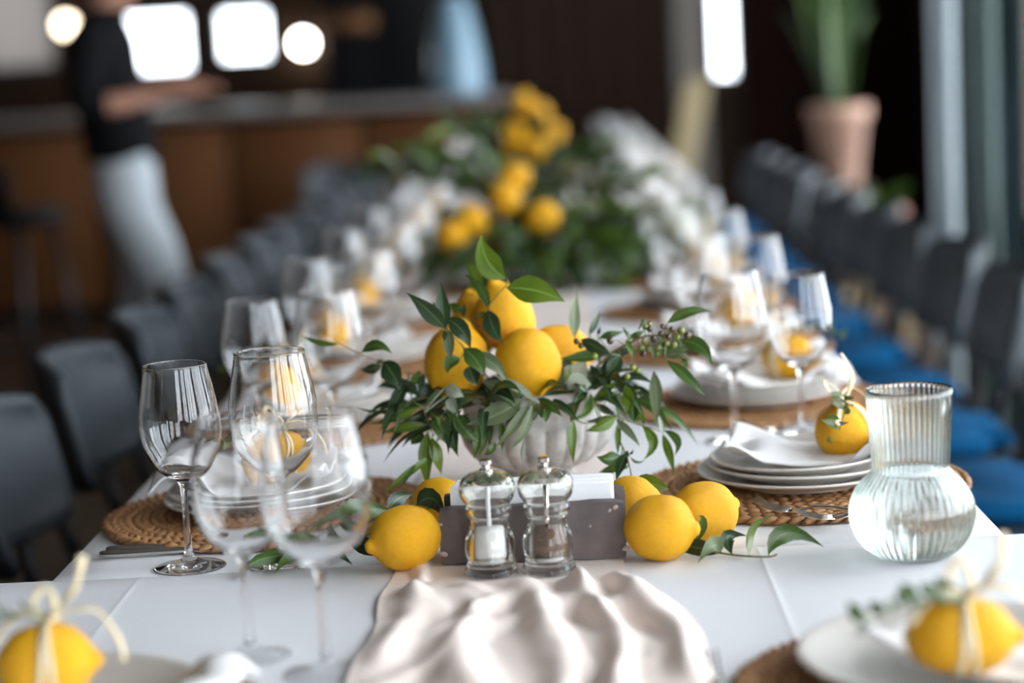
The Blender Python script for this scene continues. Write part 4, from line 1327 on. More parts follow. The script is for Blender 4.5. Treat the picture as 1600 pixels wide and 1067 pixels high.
# ------------------------------------------------------------------ wine glasses
def glass_proto(s_r, s_rim, height, base_r):
    """returns meshes foot, stem, bowl that meet edge to edge"""
    zb = .098
    foot = [(0, 0), (base_r - .001, 0), (base_r, .0008), (base_r - .0008, .0018), (base_r * .7, .0042), (base_r * .4, .0070), (base_r * .2, .0110), (.0052, .0160)]
    stem = [(.0052, .0160), (.0042, .024), (.0037, .04), (.0036, .06), (.0038, .078), (.0046, .088), (.0062, .094), (.0095, zb)]
    H = height
    zw = zb + (H - zb) * .50
    bo = [(.0095, zb), (.018, zb + .0035), (.0270, zb + .011), (s_r * .80, zb + .023), (s_r * .93, zb + .036), (s_r * .99, zw - .012), (s_r, zw), (s_r * .985, zw + .014),
          (s_r + (s_rim - s_r) * .50, zw + (H - zw) * .58), (s_rim + .0004, H - .006), (s_rim, H)]
    t = .0009
    bi = [(s_rim - .0006, H + .0004), (s_rim - t * 1.2, H - .0002), (s_rim + .0004 - t, H - .006), (s_r + (s_rim - s_r) * .50 - t, zw + (H - zw) * .58), (s_r * .985 - t, zw + .014), (s_r - t, zw),
          (s_r * .99 - t, zw - .012), (s_r * .93 - t * 1.05, zb + .0365), (s_r * .80 - t * 1.2, zb + .0242), (.0262, zb + .0130), (.0172, zb + .0064), (.008, zb + .0047), (0, zb + .0045)]
    def sm(p, n): return [(max(0, q[0]), q[1]) for q in crom(p, n)]
    return (lathe('foot', sm(foot, 3), 64), lathe('stem', sm(stem, 3), 64), lathe('bowl', sm(bo, 4) + sm(bi, 4), 64))


GL_S = glass_proto(.0432, .0342, .2215, .0375)
GL_B = glass_proto(.0480, .0378, .2310, .0390)
for t in (*GL_S, *GL_B): t.materials.append(M['glass'])


def wine_glass(x, y, big, label, group):
    g = empty('wine_glass', (x, y, TZ + .0015), 0, label, 'wine glass', group)
    for nm, me in zip(('foot', 'stem', 'bowl'), GL_B if big else GL_S):
        mobj(nm, me, None, g)
    return g


# ------------------------------------------------------------------ woven mats
def mat_proto():
    """round mat of braided coils; each coil one mesh of overlapping strands"""
    coils = []
    radii = [.012 + .0198 * i for i in range(10)]
    for ci, R in enumerate(radii[:-1] + [.186]):
        n = max(6, int(2 * PI * R / .0145))
        V, Fc = [], []
        rr = random.Random(ci)
        for k in range(n):
            for s in (-1, 1):
                a = 2 * PI * (k + (.5 if s > 0 else 0)) / n
                c = Vector((R * math.cos(a), R * math.sin(a), 0)) + Vector((math.cos(a), math.sin(a), 0)) * (.0046 * s)
                tan = Vector((-math.sin(a), math.cos(a), 0))
                rad = Vector((math.cos(a), math.sin(a), 0))
                d = (tan + rad * (-.62 * s)).normalized()
                w = Vector((-d.y, d.x, 0))
                L, W, H = .0118 * rr.uniform(.9, 1.15), .0052 * rr.uniform(.85, 1.15), .0046 * rr.uniform(.85, 1.2)
                z0 = .0052
                k0 = len(V)
                V.append(c - d * L + Vector((0, 0, z0 - .0022)))
                for tt, ww, hz in ((-.55, .8, .0005), (.0, 1., .0016), (.55, .8, .0005)):
                    for q in range(6):
                        b = 2 * PI * q / 6
                        V.append(c + d * (L * tt) + w * (W * ww * math.cos(b)) + Vector((0, 0, z0 + hz + H * ww * math.sin(b))))
                V.append(c + d * L + Vector((0, 0, z0 - .0022)))
                for q in range(6):
                    q2 = (q + 1) % 6
                    Fc.append((k0, k0 + 1 + q2, k0 + 1 + q))
                    for e in (0, 6):
                        Fc.append((k0 + 1 + e + q, k0 + 1 + e + q2, k0 + 7 + e + q2, k0 + 7 + e + q))
                    Fc.append((k0 + 13 + q, k0 + 13 + q2, k0 + 19))
        me = mesh('braid_coil', V, Fc)
        me.materials.append(M['mat'])
        coils.append(me)
    return coils


COILS = mat_proto()
MATBASE = lathe('mat_core', [(0, .001), (.184, .001), (.190, .0035), (.186, .006), (0, .006)], 48)
MATBASE.materials.append(M['mat'])


def woven_mat(x, y, rz, label, group, detail=True):
    m = empty('woven_placemat', (x, y, TZ + .0005), rz, label, 'placemat', group)
    mobj('mat_core', MATBASE, None, m)
    for me in (COILS if detail else COILS[4:]):
        mobj('braid_coil', me, None, m)
    return m


# ------------------------------------------------------------------ plates
def plate_mesh(R, h, flat=.68):
    p = [(0, .002), (R * .55, .002), (R * .58, 0), (R * .62, 0), (R * .63, .003), (R * .80, h * .42), (R * .94, h * .82), (R - .0012, h - .0012), (R, h + .0005), (R - .0012, h + .0022),
         (R * .95, h + .0012), (R * .84, h * .62 + .003), (R * flat, .0075), (R * .6, .0062), (0, .0060)]
    out = []
    for (r0, z0), (r1, z1) in zip(p, p[1:]):
        for k in range(3):
            out.append((r0 + (r1 - r0) * k / 3, z0 + (z1 - z0) * k / 3))
    out.append(p[-1])
    me = lathe('plate', out, 72)
    me.materials.append(M['ceramic'])
    return me


PL = [plate_mesh(.124, .017), plate_mesh(.116, .017), plate_mesh(.106, .016)]
PLBIG = plate_mesh(.140, .018)

# ------------------------------------------------------------------ linen napkins on the plates
def napkin_mesh(seed, L0=-.085, L1=.128, W=.135, puff=.020):
    V, Fc = [], []
    nx, ny = 44, 26
    for i in range(nx + 1):
        x = L0 + (L1 - L0) * i / nx
        for j in range(ny + 1):
            v = j / ny * 2 - 1
            y = v * W / 2 * (1 - .12 * math.sin((x - L0) * 14)) + .012 * math.sin(x * 17 + seed)
            # rest: plate floor, over the rim, then down to the mat
            r = math.hypot(x, y)
            z = .0235 + .029 * smooth(.065, .106, r) - .036 * smooth(.116, .165, r)
            z += puff * math.exp(-((x + .045) / .035) ** 2) * (1 - .6 * v * v)
            z += .0028 * math.sin(v * 7 + 9 * x + seed) * (1 - smooth(.1, .2, x) * .5) + .002 * noise.noise(Vector((x * 30, y * 30, seed))) + .003
            V.append((x, y, z))
    for i in range(nx):
        for j in range(ny):
            a = i * (ny + 1) + j
            Fc.append((a, a + ny + 1, a + ny + 2, a + 1))
    me = mesh('napkin', V, Fc)
    me.materials.append(M['linen'])
    return me


NAP = [napkin_mesh(s) for s in (1, 4, 7)]

# ------------------------------------------------------------------ lemon favours with raffia and a sprig
def ribbon_loop(name, ax, ay, x0, tiltx, w=.0032, t=.0007):
    V, Fc = [], []
    n = 40
    for i in range(n):
        a = 2 * PI * i / n
        c, s = math.cos(a), math.sin(a)
        for dw in (-w, w):
            for k in (1.0, 1.0 + t / ax):
                V.append((x0 + dw + tiltx * c + .0008 * math.sin(a * 3), ay * s * k, ax * c * k))
    for i in range(n):
        a, b = i * 4, ((i + 1) % n) * 4
        Fc += [(a + 1, b + 1, b + 3, a + 3), (a, a + 2, b + 2, b), (a, b, b + 1, a + 1), (a + 2, a + 3, b + 3, b + 2)]
    return V, Fc


def strand(pts, w=.003):
    P = crom(pts, 5)
    V, Fc = [], []
    for i, p in enumerate(P):
        d = (P[min(i + 1, len(P) - 1)] - P[max(i - 1, 0)]).normalized()
        s = d.cross(Vector((.3, -.4, .85))).normalized()
        n = d.cross(s)
        ww = w * (1 + .25 * math.sin(i))
        V += [p - s * ww + n * .0003, p + s * ww + n * .0003, p + s * ww - n * .0003, p - s * ww - n * .0003]
    for i in range(len(P) - 1):
        a, b = i * 4, i * 4 + 4
        for k in range(4):
            q = (k + 1) % 4
            Fc.append((a + k, a + q, b + q, b + k))
    return V, Fc


def raffia_mesh(R, seed, long=1.):
    V, Fc = [], []
    r = random.Random(seed)
    def add(vf):
        k = len(V)
        V.extend(Vector(p) for p in vf[0]); Fc.extend(tuple(i + k for i in f) for f in vf[1])
    add(ribbon_loop('l', R * 1.03, R * 1.03, -.004, .004))
    add(ribbon_loop('l', R * 1.035, R * 1.035, .004, -.003, .0026))
    z = R * 1.05
    add(strand([(0, 0, z), (.012, -.006, z + .012), (.026, -.004, z + .03), (.030, .01, z + .05 * long)], .0032))
    add(strand([(0, 0, z), (.016, .006, z + .006), (.040, .004, z + .004), (.058, -.01, z - .02), (.060, -.015, z - .035)], .0022))
    add(strand([(0, 0, z), (-.014, -.008, z + .010), (-.030, -.012, z + .002), (-.044, -.014, z - .014)], .0034))
    add(strand([(0, 0, z), (-.012, .008, z + .014), (-.002, .02, z + .026), (.006, .006, z + .010), (0, 0, z)], .003))
    add(strand([(-.006, -.003, z), (0, .004, z + .004), (.007, -.002, z)], .004))
    return mesh('raffia_tie', V, Fc)


def sprig_leaves(R, seed, style):
    """small sprig tucked under the tie; style 'round' or 'needle'"""
    r = random.Random(seed)
    z = R * 1.06
    pts = crom([(.004, -.002, z), (-.018, -.014, z + .006), (-.044, -.026, z + .004), (-.078, -.034, z - .008)], 4)
    out = []
    n = 14 if style == 'round' else 22
    for i in range(n):
        t = .12 + .88 * i / (n - 1)
        p = pts[min(len(pts) - 1, int(t * (len(pts) - 1)))]
        s = 1 if i % 2 else -1
        ax = Vector((-.6, s * .7, r.uniform(-.1, .8))).normalized()
        if style == 'round':
            L, w = r.uniform(.016, .023), r.uniform(.0095, .0125)
        else:
            L, w = r.uniform(.014, .020), .0028
        B = p + ax * .002
        out.append(leaf_data(B, B + ax * L * .5 + Vector((0, 0, .0015)), B + ax * L, w, r.uniform(-.4, .4), .25, p, 0, Vector((0, -.6, .8))))
    return pts, out


def favour_proto(R, L, seed, style, detail, name='lemon_favour'):
    root = empty(name)
    fruit('fruit', (0, 0, 0), (1, 0, 0), L, R, seed, seed * 1.3, root)
    mobj('raffia_tie', raffia_mesh(R, seed), M['raffia'], root)
    pts, ds = sprig_leaves(R, seed, style)
    if detail:
        sp = mobj('sprig', tube('sprig', pts, .0008, 5), M['stem'], root)
        for i, d in enumerate(ds): leaf_obj(d, (3 if i % 3 == 0 else 1) if style == 'round' else 1, sp, Vector((0, 0, 0)))
    else:
        joined_leaves(ds, Vector((0, 0, 0)), 'sprig', M['leaf1'], root)
    return root


def put_favour(proto, x, y, z, rz, label, group, rx=0, ry=0):
    proto.location = (x, y, z)
    proto.rotation_euler = (rx, ry, rz)
    return tag(proto, label, 'lemon', group)


# ------------------------------------------------------------------ cutlery
def knife_mesh():
    bm = bmesh.new()
    # outline along x: handle 0..-.10 , blade ..-.215 ; z thickness
    sec = [(0, .0035, .0030), (-.004, .0062, .0042), (-.02, .0072, .0046), (-.06, .0060, .0040), (-.095, .0046, .0036), (-.102, .0050, .0030),
           (-.110, .0088, .0016), (-.15, .0098, .0013), (-.19, .0088, .0011), (-.208, .0050, .0009), (-.215, .0008, .0006)]
    rings = []
    for x, w, h in sec:
        rings.append([bm.verts.new((x, w * math.cos(a), .0046 + h * math.sin(a))) for a in [2 * PI * k / 12 for k in range(12)]])
    for A, B in zip(rings, rings[1:]):
        for k in range(12):
            bm.faces.new((A[k], A[(k + 1) % 12], B[(k + 1) % 12], B[k]))
    bm.faces.new(rings[0]); bm.faces.new(rings[-1])
    me = bm_mesh('table_knife', bm, True)
    me.materials.append(M['steel'])
    return me


def fork_mesh():
    bm = bmesh.new()
    def loft(sec, n=8):
        rings = []
        for x, y, z, w, h in sec:
            rings.append([bm.verts.new((x, y + w * math.cos(2 * PI * k / n), z + h * math.sin(2 * PI * k / n))) for k in range(n)])
        for A, B in zip(rings, rings[1:]):
            for k in range(n):
                bm.faces.new((A[k], A[(k + 1) % n], B[(k + 1) % n], B[k]))
        bm.faces.new(rings[0]); bm.faces.new(rings[-1])
    loft([(0, 0, .003, .004, .0012), (-.01, 0, .003, .0085, .0014), (-.05, 0, .006, .0060, .0015), (-.10, 0, .010, .0036, .0017), (-.122, 0, .009, .0036, .0016),
          (-.132, 0, .006, .0085, .0012), (-.145, 0, .0035, .0118, .0010), (-.152, 0, .003, .0118, .0009)])
    for i in range(4):
        y = -.0093 + .0062 * i
        loft([(-.150, y, .003, .0026, .0009), (-.165, y, .0032, .0020, .0009), (-.182, y * .97, .0072, .0016, .0009), (-.195, y * .95, .0135, .0009, .0006)], 6)
    me = bm_mesh('fork', bm, True)
    me.materials.append(M['steel'])
    return me


KNIFE, FORK = knife_mesh(), fork_mesh()


def cutlery(me, name, x, y, rz, label, group, dz=0):
    o = mobj(name, me, None, None, (x, y, TZ + .0016 + dz), (0, 0, rz))
    return tag(o, label, name.split('_')[-1], group)


# ------------------------------------------------------------------ chairs
def chair_proto():
    c = empty('dining_chair')
    bm = bmesh.new()
    add_box(bm, -.205, .205, -.21, .21, .425, .45)
    bmesh.ops.bevel(bm, geom=[e for e in bm.edges if abs(e.verts[0].co.z - e.verts[1].co.z) > .01], offset=.06, segments=5, affect='EDGES')
    mobj('seat', bm_mesh('seat', bm, True, math.radians(40)), M['chair'], c)
    bm = bmesh.new()
    add_box(bm, -.185, .195, -.195, .195, .4505, .490)
    bmesh.ops.bevel(bm, geom=[e for e in bm.edges if abs(e.verts[0].co.z - e.verts[1].co.z) > .01], offset=.06, segments=5, affect='EDGES')
    bmesh.ops.bevel(bm, geom=[e for e in bm.edges if abs(e.verts[0].co.z - e.verts[1].co.z) < .001], offset=.014, segments=3, affect='EDGES')
    mobj('seat_cushion', bm_mesh('seat_cushion', bm, True), M['blue'], c)
    # curved backrest with rounded corners
    V, Fc = [], []
    ny, nz = 22, 10
    for j in range(nz + 1):
        v = j / nz
        for i in range(ny + 1):
            u = i / ny * 2 - 1
            wmax = .215 - .03 * max(0, abs(v * 2 - 1) - .6) ** 1.5 / .25
            y = u * wmax
            x = -.228 + .085 * (u * u) - .045 * v
            z = .575 + .235 * v - .02 * (u ** 4) * (v * 2 - 1)
            V.append((x, y, z))
    for j in range(nz):
        for i in range(ny):
            a = j * (ny + 1) + i
            Fc.append((a, a + 1, a + ny + 2, a + ny + 1))
    b = mobj('backrest', mesh('backrest', V, Fc), M['chair'], c)
    md = b.modifiers.new('thick', 'SOLIDIFY'); md.thickness = .018; md.offset = 0
    for s in (-1, 1):
        mobj('back_post', tube('back_post', [(-.19, .155 * s, .44), (-.215, .165 * s, .53), (-.225, .165 * s, .64)], .013, 10), M['chairleg'], c)
        mobj('leg', tube('leg', [(.165, .17 * s, .428), (.195, .20 * s, .001)], [.017, .011], 10), M['chairleg'], c)
        mobj('leg', tube('leg', [(-.165, .17 * s, .428), (-.205, .20 * s, .001)], [.017, .011], 10), M['chairleg'], c)
    return c


CHAIR = chair_proto()
_used = [False]


def put_chair(x, y, rz, label, group):
    if not _used[0]:
        c = CHAIR; _used[0] = True
    else:
        c = copy_tree(CHAIR)
    c.location, c.rotation_euler = (x, y, 0), (0, 0, rz)
    return tag(c, label, 'chair', group)


# ------------------------------------------------------------------ place settings
PITCH, Y0, NSET = .58, 2.40, 13
FAV = [favour_proto(.033, .086, i, 'round', False) for i in range(3)]
_fav_used = [False] * 3
FAV_NEAR = {('right', 0): favour_proto(.0335, .082, 3, 'round', True), ('left', 0): favour_proto(.034, .088, 4, 'round', True)}
rs = random.Random(21)


def rotz(x, y, a): return (x * math.cos(a) - y * math.sin(a), x * math.sin(a) + y * math.cos(a))


for k in range(NSET):
    yk = Y0 + PITCH * k
    for side in ('left', 'right'):
        L = side == 'left'
        cx, rz = (-.368, PI) if L else (.272, 0.)
        here = '%s place setting from the front on the %s' % (ORD[k], side)
        jx, jy = (rs.uniform(-.008, .008), rs.uniform(-.012, .012)) if k else (0, 0)
        x0, y0 = cx + jx, yk + jy
        woven_mat(x0, y0, rs.uniform(0, 6), 'brown woven placemat of the ' + here, 'woven placemats', k < 4)
        z = TZ + .0115
        for p in range(3):
            tilt = 0
            if p == 2: tilt = rs.uniform(.01, .02)
            nm = ('bottom', 'middle', 'top')[p]
            o = mobj('plate', PL[p], None, None, (x0 + rs.uniform(-.003, .003), y0 + rs.uniform(-.003, .003), z + (.0, .0085, .0175)[p]), (0, tilt if not L else -tilt, rs.uniform(0, 6)))
            tag(o, '%s ivory plate of the %s' % (nm, here), 'plate', 'ivory plates')
        nap = mobj('napkin', NAP[(k + L) % 3], None, None, (x0, y0, TZ + .0115), (0, 0, rz + rs.uniform(-.25, .25)))
        nap.modifiers.new('thick', 'SOLIDIFY').thickness = .0025
        tag(nap, 'white linen napkin draped over the %s' % here, 'napkin', 'linen napkins')
        # lemon favour
        fx, fy = rotz(.045, .02, rz)
        if (side, k) in FAV_NEAR:
            f = FAV_NEAR[(side, k)]
        else:
            i = (k + L) % 3
            f = FAV[i] if not _fav_used[i] else copy_tree(FAV[i])
            _fav_used[i] = True
        if (side, k) == ('right', 0):
            put_favour(f, .328, 2.425, TZ + .066, PI / 2 - .6, 'sprigged raffia-tied lemon on the ' + here, 'lemon favours', 0, -.15)
        elif (side, k) == ('left', 0):
            put_favour(f, -.352, 2.405, TZ + .068, .5, 'raffia-tied lemon on the ' + here, 'lemon favours')
        else:
            put_favour(f, x0 + fx, y0 + fy, TZ + .068, rs.uniform(0, 6.28), 'raffia-tied lemon on the ' + here, 'lemon favours')
        # glasses
        if L:
            wine_glass(-.419 + jx * .6, yk - .245 + jy * .5, False, 'smaller wine glass of the ' + here, 'wine glasses')
            wine_glass(-.316 + jx * .6, yk - .250 + jy * .5, True, 'larger wine glass of the ' + here, 'wine glasses')
        else:
            wine_glass(.221 + jx * .6, yk + .320 + jy * .5, True, 'larger wine glass of the ' + here, 'wine glasses')
            wine_glass(.312 + jx * .6, yk + .320 + jy * .5, False, 'smaller wine glass of the ' + here, 'wine glasses')
        if k < 6:
            if L:
                cutlery(KNIFE, 'table_knife', -.530, yk - .186, PI + .03, 'outer steel table knife at the ' + here, 'table knives')
                cutlery(KNIFE, 'table_knife', -.527, yk - .166, PI + .02, 'inner steel table knife at the ' + here, 'table knives')
                cutlery(FORK, 'fork', -.53, yk + .23, PI, 'steel fork at the ' + here, 'forks')
            else:
                cutlery(KNIFE, 'table_knife', .43, yk + .21, 0, 'steel table knife at the ' + here, 'table knives')
                if k == 0:
                    cutlery(FORK, 'fork', .368, 2.150, -.54, 'steel fork lying slanted beside the carafe', 'forks', .0105)
                    cutlery(FORK, 'fork', .430, 2.165, -.12, 'steel fork lying level behind the carafe', 'forks', .0105)
                else:
                    cutlery(FORK, 'fork', .43, yk - .22, 0, 'outer steel fork at the ' + here, 'forks')
                    cutlery(FORK, 'fork', .43, yk - .245 + .05, 0, 'inner steel fork at the ' + here, 'forks')
        put_chair(-.66 + rs.uniform(-.01, .01) if L else .70 + rs.uniform(-.01, .01), yk + .02, (0 if L else PI) + rs.uniform(-.06, .06),
                  'charcoal chair with blue cushion at the ' + here, 'dining chairs')

# cross-table settings at the bottom of the picture
woven_mat(.315, 1.600, 0, 'brown woven placemat cut by the lower right picture edge', 'woven placemats')
o = mobj('plate', PLBIG, None, None, (.315, 1.625, TZ + .0125)); tag(o, 'large ivory plate under the lower right lemon', 'plate', 'ivory plates')
n = mobj('napkin', NAP[0], None, None, (.330, 1.600, TZ + .0), (0, 0, -PI / 2 + .9)); n.modifiers.new('thick', 'SOLIDIFY').thickness = .0025
tag(n, 'white napkin under the lower right lemon', 'napkin', 'linen napkins')
put_favour(favour_proto(.0300, .094, 3, 'round', True), .300, 1.562, TZ + .0600, -.12, 'raffia-tied lemon with a leafy sprig at the lower right', 'lemon favours', .15)
cutlery(FORK, 'fork', .106, 1.512, -PI / 2, 'steel fork beside the lower right placemat', 'forks')

woven_mat(-.440, 1.575, 0, 'brown woven placemat under the lower left plate', 'woven placemats')
o = mobj('plate', PLBIG, None, None, (-.440, 1.590, TZ + .0125)); tag(o, 'large ivory plate under the lower left lemon', 'plate', 'ivory plates')
n = mobj('napkin', NAP[1], None, None, (-.400, 1.585, TZ + .002), (0, 0, -.10)); n.modifiers.new('thick', 'SOLIDIFY').thickness = .0025
tag(n, 'white napkin folded in front of the lower left lemon', 'napkin', 'linen napkins')
put_favour(favour_proto(.0325, .088, 2, 'needle', True), -.432, 1.606, TZ + .0605, .12, 'raffia-tied lemon with rosemary at the lower left', 'lemon favours', -.1)
wine_glass(-.300, 1.795, False, 'blurred smaller wine glass nearest the viewer, left of the pair', 'wine glasses')
wine_glass(-.224, 1.735, True, 'blurred larger wine glass nearest the viewer, right of the pair', 'wine glasses')

# ------------------------------------------------------------------ the urns further down the table
def arrangement(y, name, lemons, seed, nspr, length, lw, detail, rise, foam_h, berries=()):
    rnd = random.Random(seed)
    urn(-.05, y, 'fluted grey stone urn, ' + name, foam_h)
    for i, (x, yy, z, d, L, R) in enumerate(lemons):
        lab = ('front right', 'front left', 'middle', 'upper', 'far left', 'back', 'topmost', 'inner')[i]
        loose_lemon((x, yy, z), d, L, R, i + 1, '%s lemon in the %s' % (lab, name), i, 'lemons in the further urns')
    for k in range(nspr):
        a = 2 * PI * k / nspr + rnd.uniform(-.1, .1)
        d = (math.cos(a), math.sin(a), 0)
        fr = math.sin(a) < -.80          # sprigs towards the viewer hang below the fruit
        up = math.cos(a) < -.2 and math.sin(a) > -.3 and k % 2 == 0
        ln = length * rnd.uniform(.75, 1.1) * (.62 if fr else 1)
        random_sprig(rnd, (-.05 + .06 * d[0], y + .06 * d[1], .866 + (.03 if up else 0)), d, ln, 11, lw * (.8 if fr else 1), [0, 0, 1, 1, 2],
                     'leafy sprig in the %s, %s around from the right' % (name, ORD[k]), 'greenery in the further urns',
                     (.05 if fr else rise + (.75 if up else rnd.uniform(-.15, .15))), .55 if fr else .45, detail)


A2 = 'second urn from the front'
arrangement(4.80, A2, [(-.040, 4.69, .912, (.3, -.8, .3), .098, .041), (-.205, 4.69, .915, (.4, -.5, .6), .092, .040), (-.125, 4.80, .955, (-.2, .3, .9), .095, .038),
                       (-.100, 4.86, 1.000, (.8, .1, .4), .085, .035), (-.245, 4.64, .885, (-.5, -.2, .7), .085, .035)], 31, 26, .30, .034, True, .18, .08)
A3 = 'third urn from the front'
arrangement(7.40, A3, [(-.150, 7.36, 1.010, (.3, -.8, .3), .10, .046), (-.075, 7.34, .965, (.5, -.5, .4), .10, .046), (-.170, 7.37, .925, (-.2, -.3, .9), .095, .042),
                       (-.010, 7.38, 1.010, (.8, .1, .4), .095, .040), (-.060, 7.42, 1.085, (-.5, -.2, .7), .09, .040), (-.115, 7.43, 1.125, (.4, .2, .8), .09, .042),
                       (-.030, 7.45, .930, (.4, .2, .1), .09, .040)], 37, 18, .19, .036, False, .55, .20)

# taller shoots of the second urn
rnd = random.Random(77)
for k, (bx, by, bz, dx, dy, ln, rise) in enumerate(((-.12, 4.80, .93, -1, -.1, .17, 1.0), (-.10, 4.84, .95, -.6, .3, .13, 1.5),
                                                  (.03, 4.80, .92, 1, -.2, .15, .7), (.05, 4.78, .90, 1, -.4, .22, .25), (-.02, 4.85, .96, .6, .2, .12, 1.0), (-.13, 4.70, .87, -.6, -1, .14, .05), (.02, 4.70, .87, .6, -1, .14, .05), (-.06, 4.69, .865, 0, -1, .10, .0))):
    random_sprig(rnd, (bx, by, bz), (dx, dy, 0), ln, 11, .030, [0, 0, 1, 1, 2], 'tall shoot in the second urn from the front, %s of eight from the upper left' % ORD[k], 'greenery in the further urns', rise, .3)

# berry heads in the second urn
def berry_head(c, label, seed):
    r = random.Random(seed)
    root = empty('berry_cluster', (c[0], c[1], .90), 0, label, 'berries', 'berry clusters in the second urn')
    h = c[2] - .90
    mobj('stem', tube('stem', [(0, 0, -.03), (.004, 0, h * .5), (0, 0, h)], .0015, 5), M['twig'], root)
    a = lathe('berry', [(0, -1), (.7, -.7), (1, 0), (.7, .7), (0, 1)], 8)
    b = a.copy(); a.materials.append(M['berryd']); b.materials.append(M['berryg'])
    for k in range(30):
        v = Vector((r.gauss(0, 1), r.gauss(0, 1), r.gauss(0, .7))).normalized() * r.uniform(.4, 1)
        o = mobj('berry', a if k % 3 else b, None, root, (v.x * .035, v.y * .03, h + v.z * .02))
        o.scale = (.0062,) * 3


berry_head((-.165, 4.78, 1.005), 'dark berry head above the left lemons of the second urn', 1)
berry_head((.03, 4.80, 1.02), 'dark berry head at the right of the second urn', 2)
berry_head((-.265, 4.78, .93), 'dark berry head at the left rim of the second urn', 3)

# ------------------------------------------------------------------ black chairs beyond the table end
for i, (x, y) in enumerate(((-1.05, 10.25), (-.55, 10.42))):
    put_chair(x, y, -PI / 2 + .2, 'dark chair beyond the far end of the table, %s' % ('left one' if i == 0 else 'right one'), 'chairs at the far end')

# ------------------------------------------------------------------ potted plants at the right
def plant_stand(x, y, h, r, label):
    s = empty('plant_stand', (x, y, 0), 0, label, 'plant stand', 'plant stands on the right')
    mobj('top', lathe('top', [(0, h - .02), (r, h - .02), (r, h), (0, h)], 32, sharp=35), M['wood2'], s)
    for k in range(4):
        a = PI / 4 + k * PI / 2
        mobj('leg', tube('leg', [(r * .75 * math.cos(a), r * .75 * math.sin(a), h - .02), (r * .9 * math.cos(a), r * .9 * math.sin(a), .001)], .012, 8), M['oak'], s)
    return s


def pot_mesh(r0, r1, h):
    return lathe('pot', [(0, 0), (r0, 0), (r0 + .004, .004), (r1 - .004, h * .82), (r1 + .008, h * .82), (r1 + .010, h), (r1 - .004, h), (r1 - .010, h * .9), (0, h * .88)], 40)


plant_stand(1.165, 8.5, .69, .13, 'slim stand under the tall green potted plant')
pp = empty('potted_plant', (1.165, 8.5, .69), 0, 'tall green plant in a pale terracotta pot at the right', 'potted plant')
mobj('pot', pot_mesh(.075, .118, .33), M['terra'], pp)
mobj('soil', lathe('soil', [(0, .295), (.11, .295), (.105, .305), (0, .31)], 24), M['soil'], pp)
rp = random.Random(8)
for k in range(26):
    a = rp.uniform(0, 2 * PI)
    B = Vector((.04 * math.cos(a), .04 * math.sin(a), .30))
    h = rp.uniform(.35, .8)
    sp = rp.uniform(.05, .22)
    T = B + Vector((sp * math.cos(a), sp * math.sin(a), h))
    mid = (B + T) * .5 + Vector((-.02 * math.cos(a), -.02 * math.sin(a), .05))
    leaf_obj(leaf_data(B, mid, T, rp.uniform(.03, .05), rp.uniform(-.8, .8), .3), rp.choice([0, 1, 1]), pp, Vector((0, 0, 0)))
plant_stand(1.29, 8.22, .46, .12, 'low stand under the coral pot')
pc = empty('potted_flower', (1.29, 8.22, .46), 0, 'coral pot with a small green plant below the tall plant', 'potted plant')
mobj('pot', pot_mesh(.06, .085, .15), M['coral'], pc)
mobj('soil', lathe('soil', [(0, .13), (.078, .13), (.075, .137), (0, .138)], 24), M['soil'], pc)
for k in range(14):
    a = rp.uniform(0, 2 * PI)
    B = Vector((.02 * math.cos(a), .02 * math.sin(a), .135))
    T = B + Vector((.10 * math.cos(a), .10 * math.sin(a), rp.uniform(.05, .12)))
    leaf_obj(leaf_data(B, (B + T) * .5 + Vector((0, 0, .03)), T, .03, 0, .3), 1, pc, Vector((0, 0, 0)))
plant_stand(1.06, 8.1, .34, .10, 'low stand under the yellow flowers')
py_ = empty('potted_flower', (1.06, 8.1, .34), 0, 'yellow flowers in a dark pot behind the right chairs', 'potted plant')
mobj('pot', pot_mesh(.05, .07, .12), M['black'], py_)
for k in range(9):
    a = k * 2.4
    r = .012 * math.sqrt(k) * 1.6
    c = Vector((r * math.cos(a) * 1.3, r * math.sin(a) * 1.3, .22 + .015 * math.cos(k)))
    mobj('stalk', tube('stalk', [(c.x * .3, c.y * .3, .1), tuple(c)], .002, 5), M['stem'], py_)
    V, Fc = [], []
    for i in range(10):
        b = 2 * PI * i / 10
        u = Vector((math.cos(b), math.sin(b), .25)); s = Vector((-math.sin(b), math.cos(b), 0)) * .006
        j = len(V)
        V += [c, c + u * .016 - s, c + u * .026, c + u * .016 + s]
        Fc.append((j, j + 1, j + 2, j + 3))
    mobj('flower', mesh('flower', V, Fc), M['yellowpetal'], py_)

# ------------------------------------------------------------------ the person by the bar
def skin_obj(name, verts, edges, radii, mat, parent, roots=(0,), levels=2):
    me = bpy.data.meshes.new(name)
    me.from_pydata(verts, edges, [])
    o = mobj(name, me, mat, parent)
    o.modifiers.new('skin', 'SKIN').use_smooth_shade = True
    if not me.skin_vertices: me.attributes  # layer is made with the modifier below
    lay = me.skin_vertices[0] if me.skin_vertices else None
    if lay is None:
        bpy.context.view_layer.objects.active = o
        bpy.ops.mesh.customdata_skin_add()
        lay = me.skin_vertices[0]
    for i, r in enumerate(radii):
        lay.data[i].radius = r if isinstance(r, tuple) else (r, r)
        lay.data[i].use_root = i in roots
    sd = o.modifiers.new('sub', 'SUBSURF'); sd.levels = levels; sd.render_levels = levels
    return o


PX, PY = -1.53, 7.1
per = empty('person', (PX, PY, 0), 0, 'person in black top and pale jeans walking past the bar', 'person')
# body: neck, arms, hands with fingers; x forward (walking right), y to the far side
bv, be, br = [], [], []


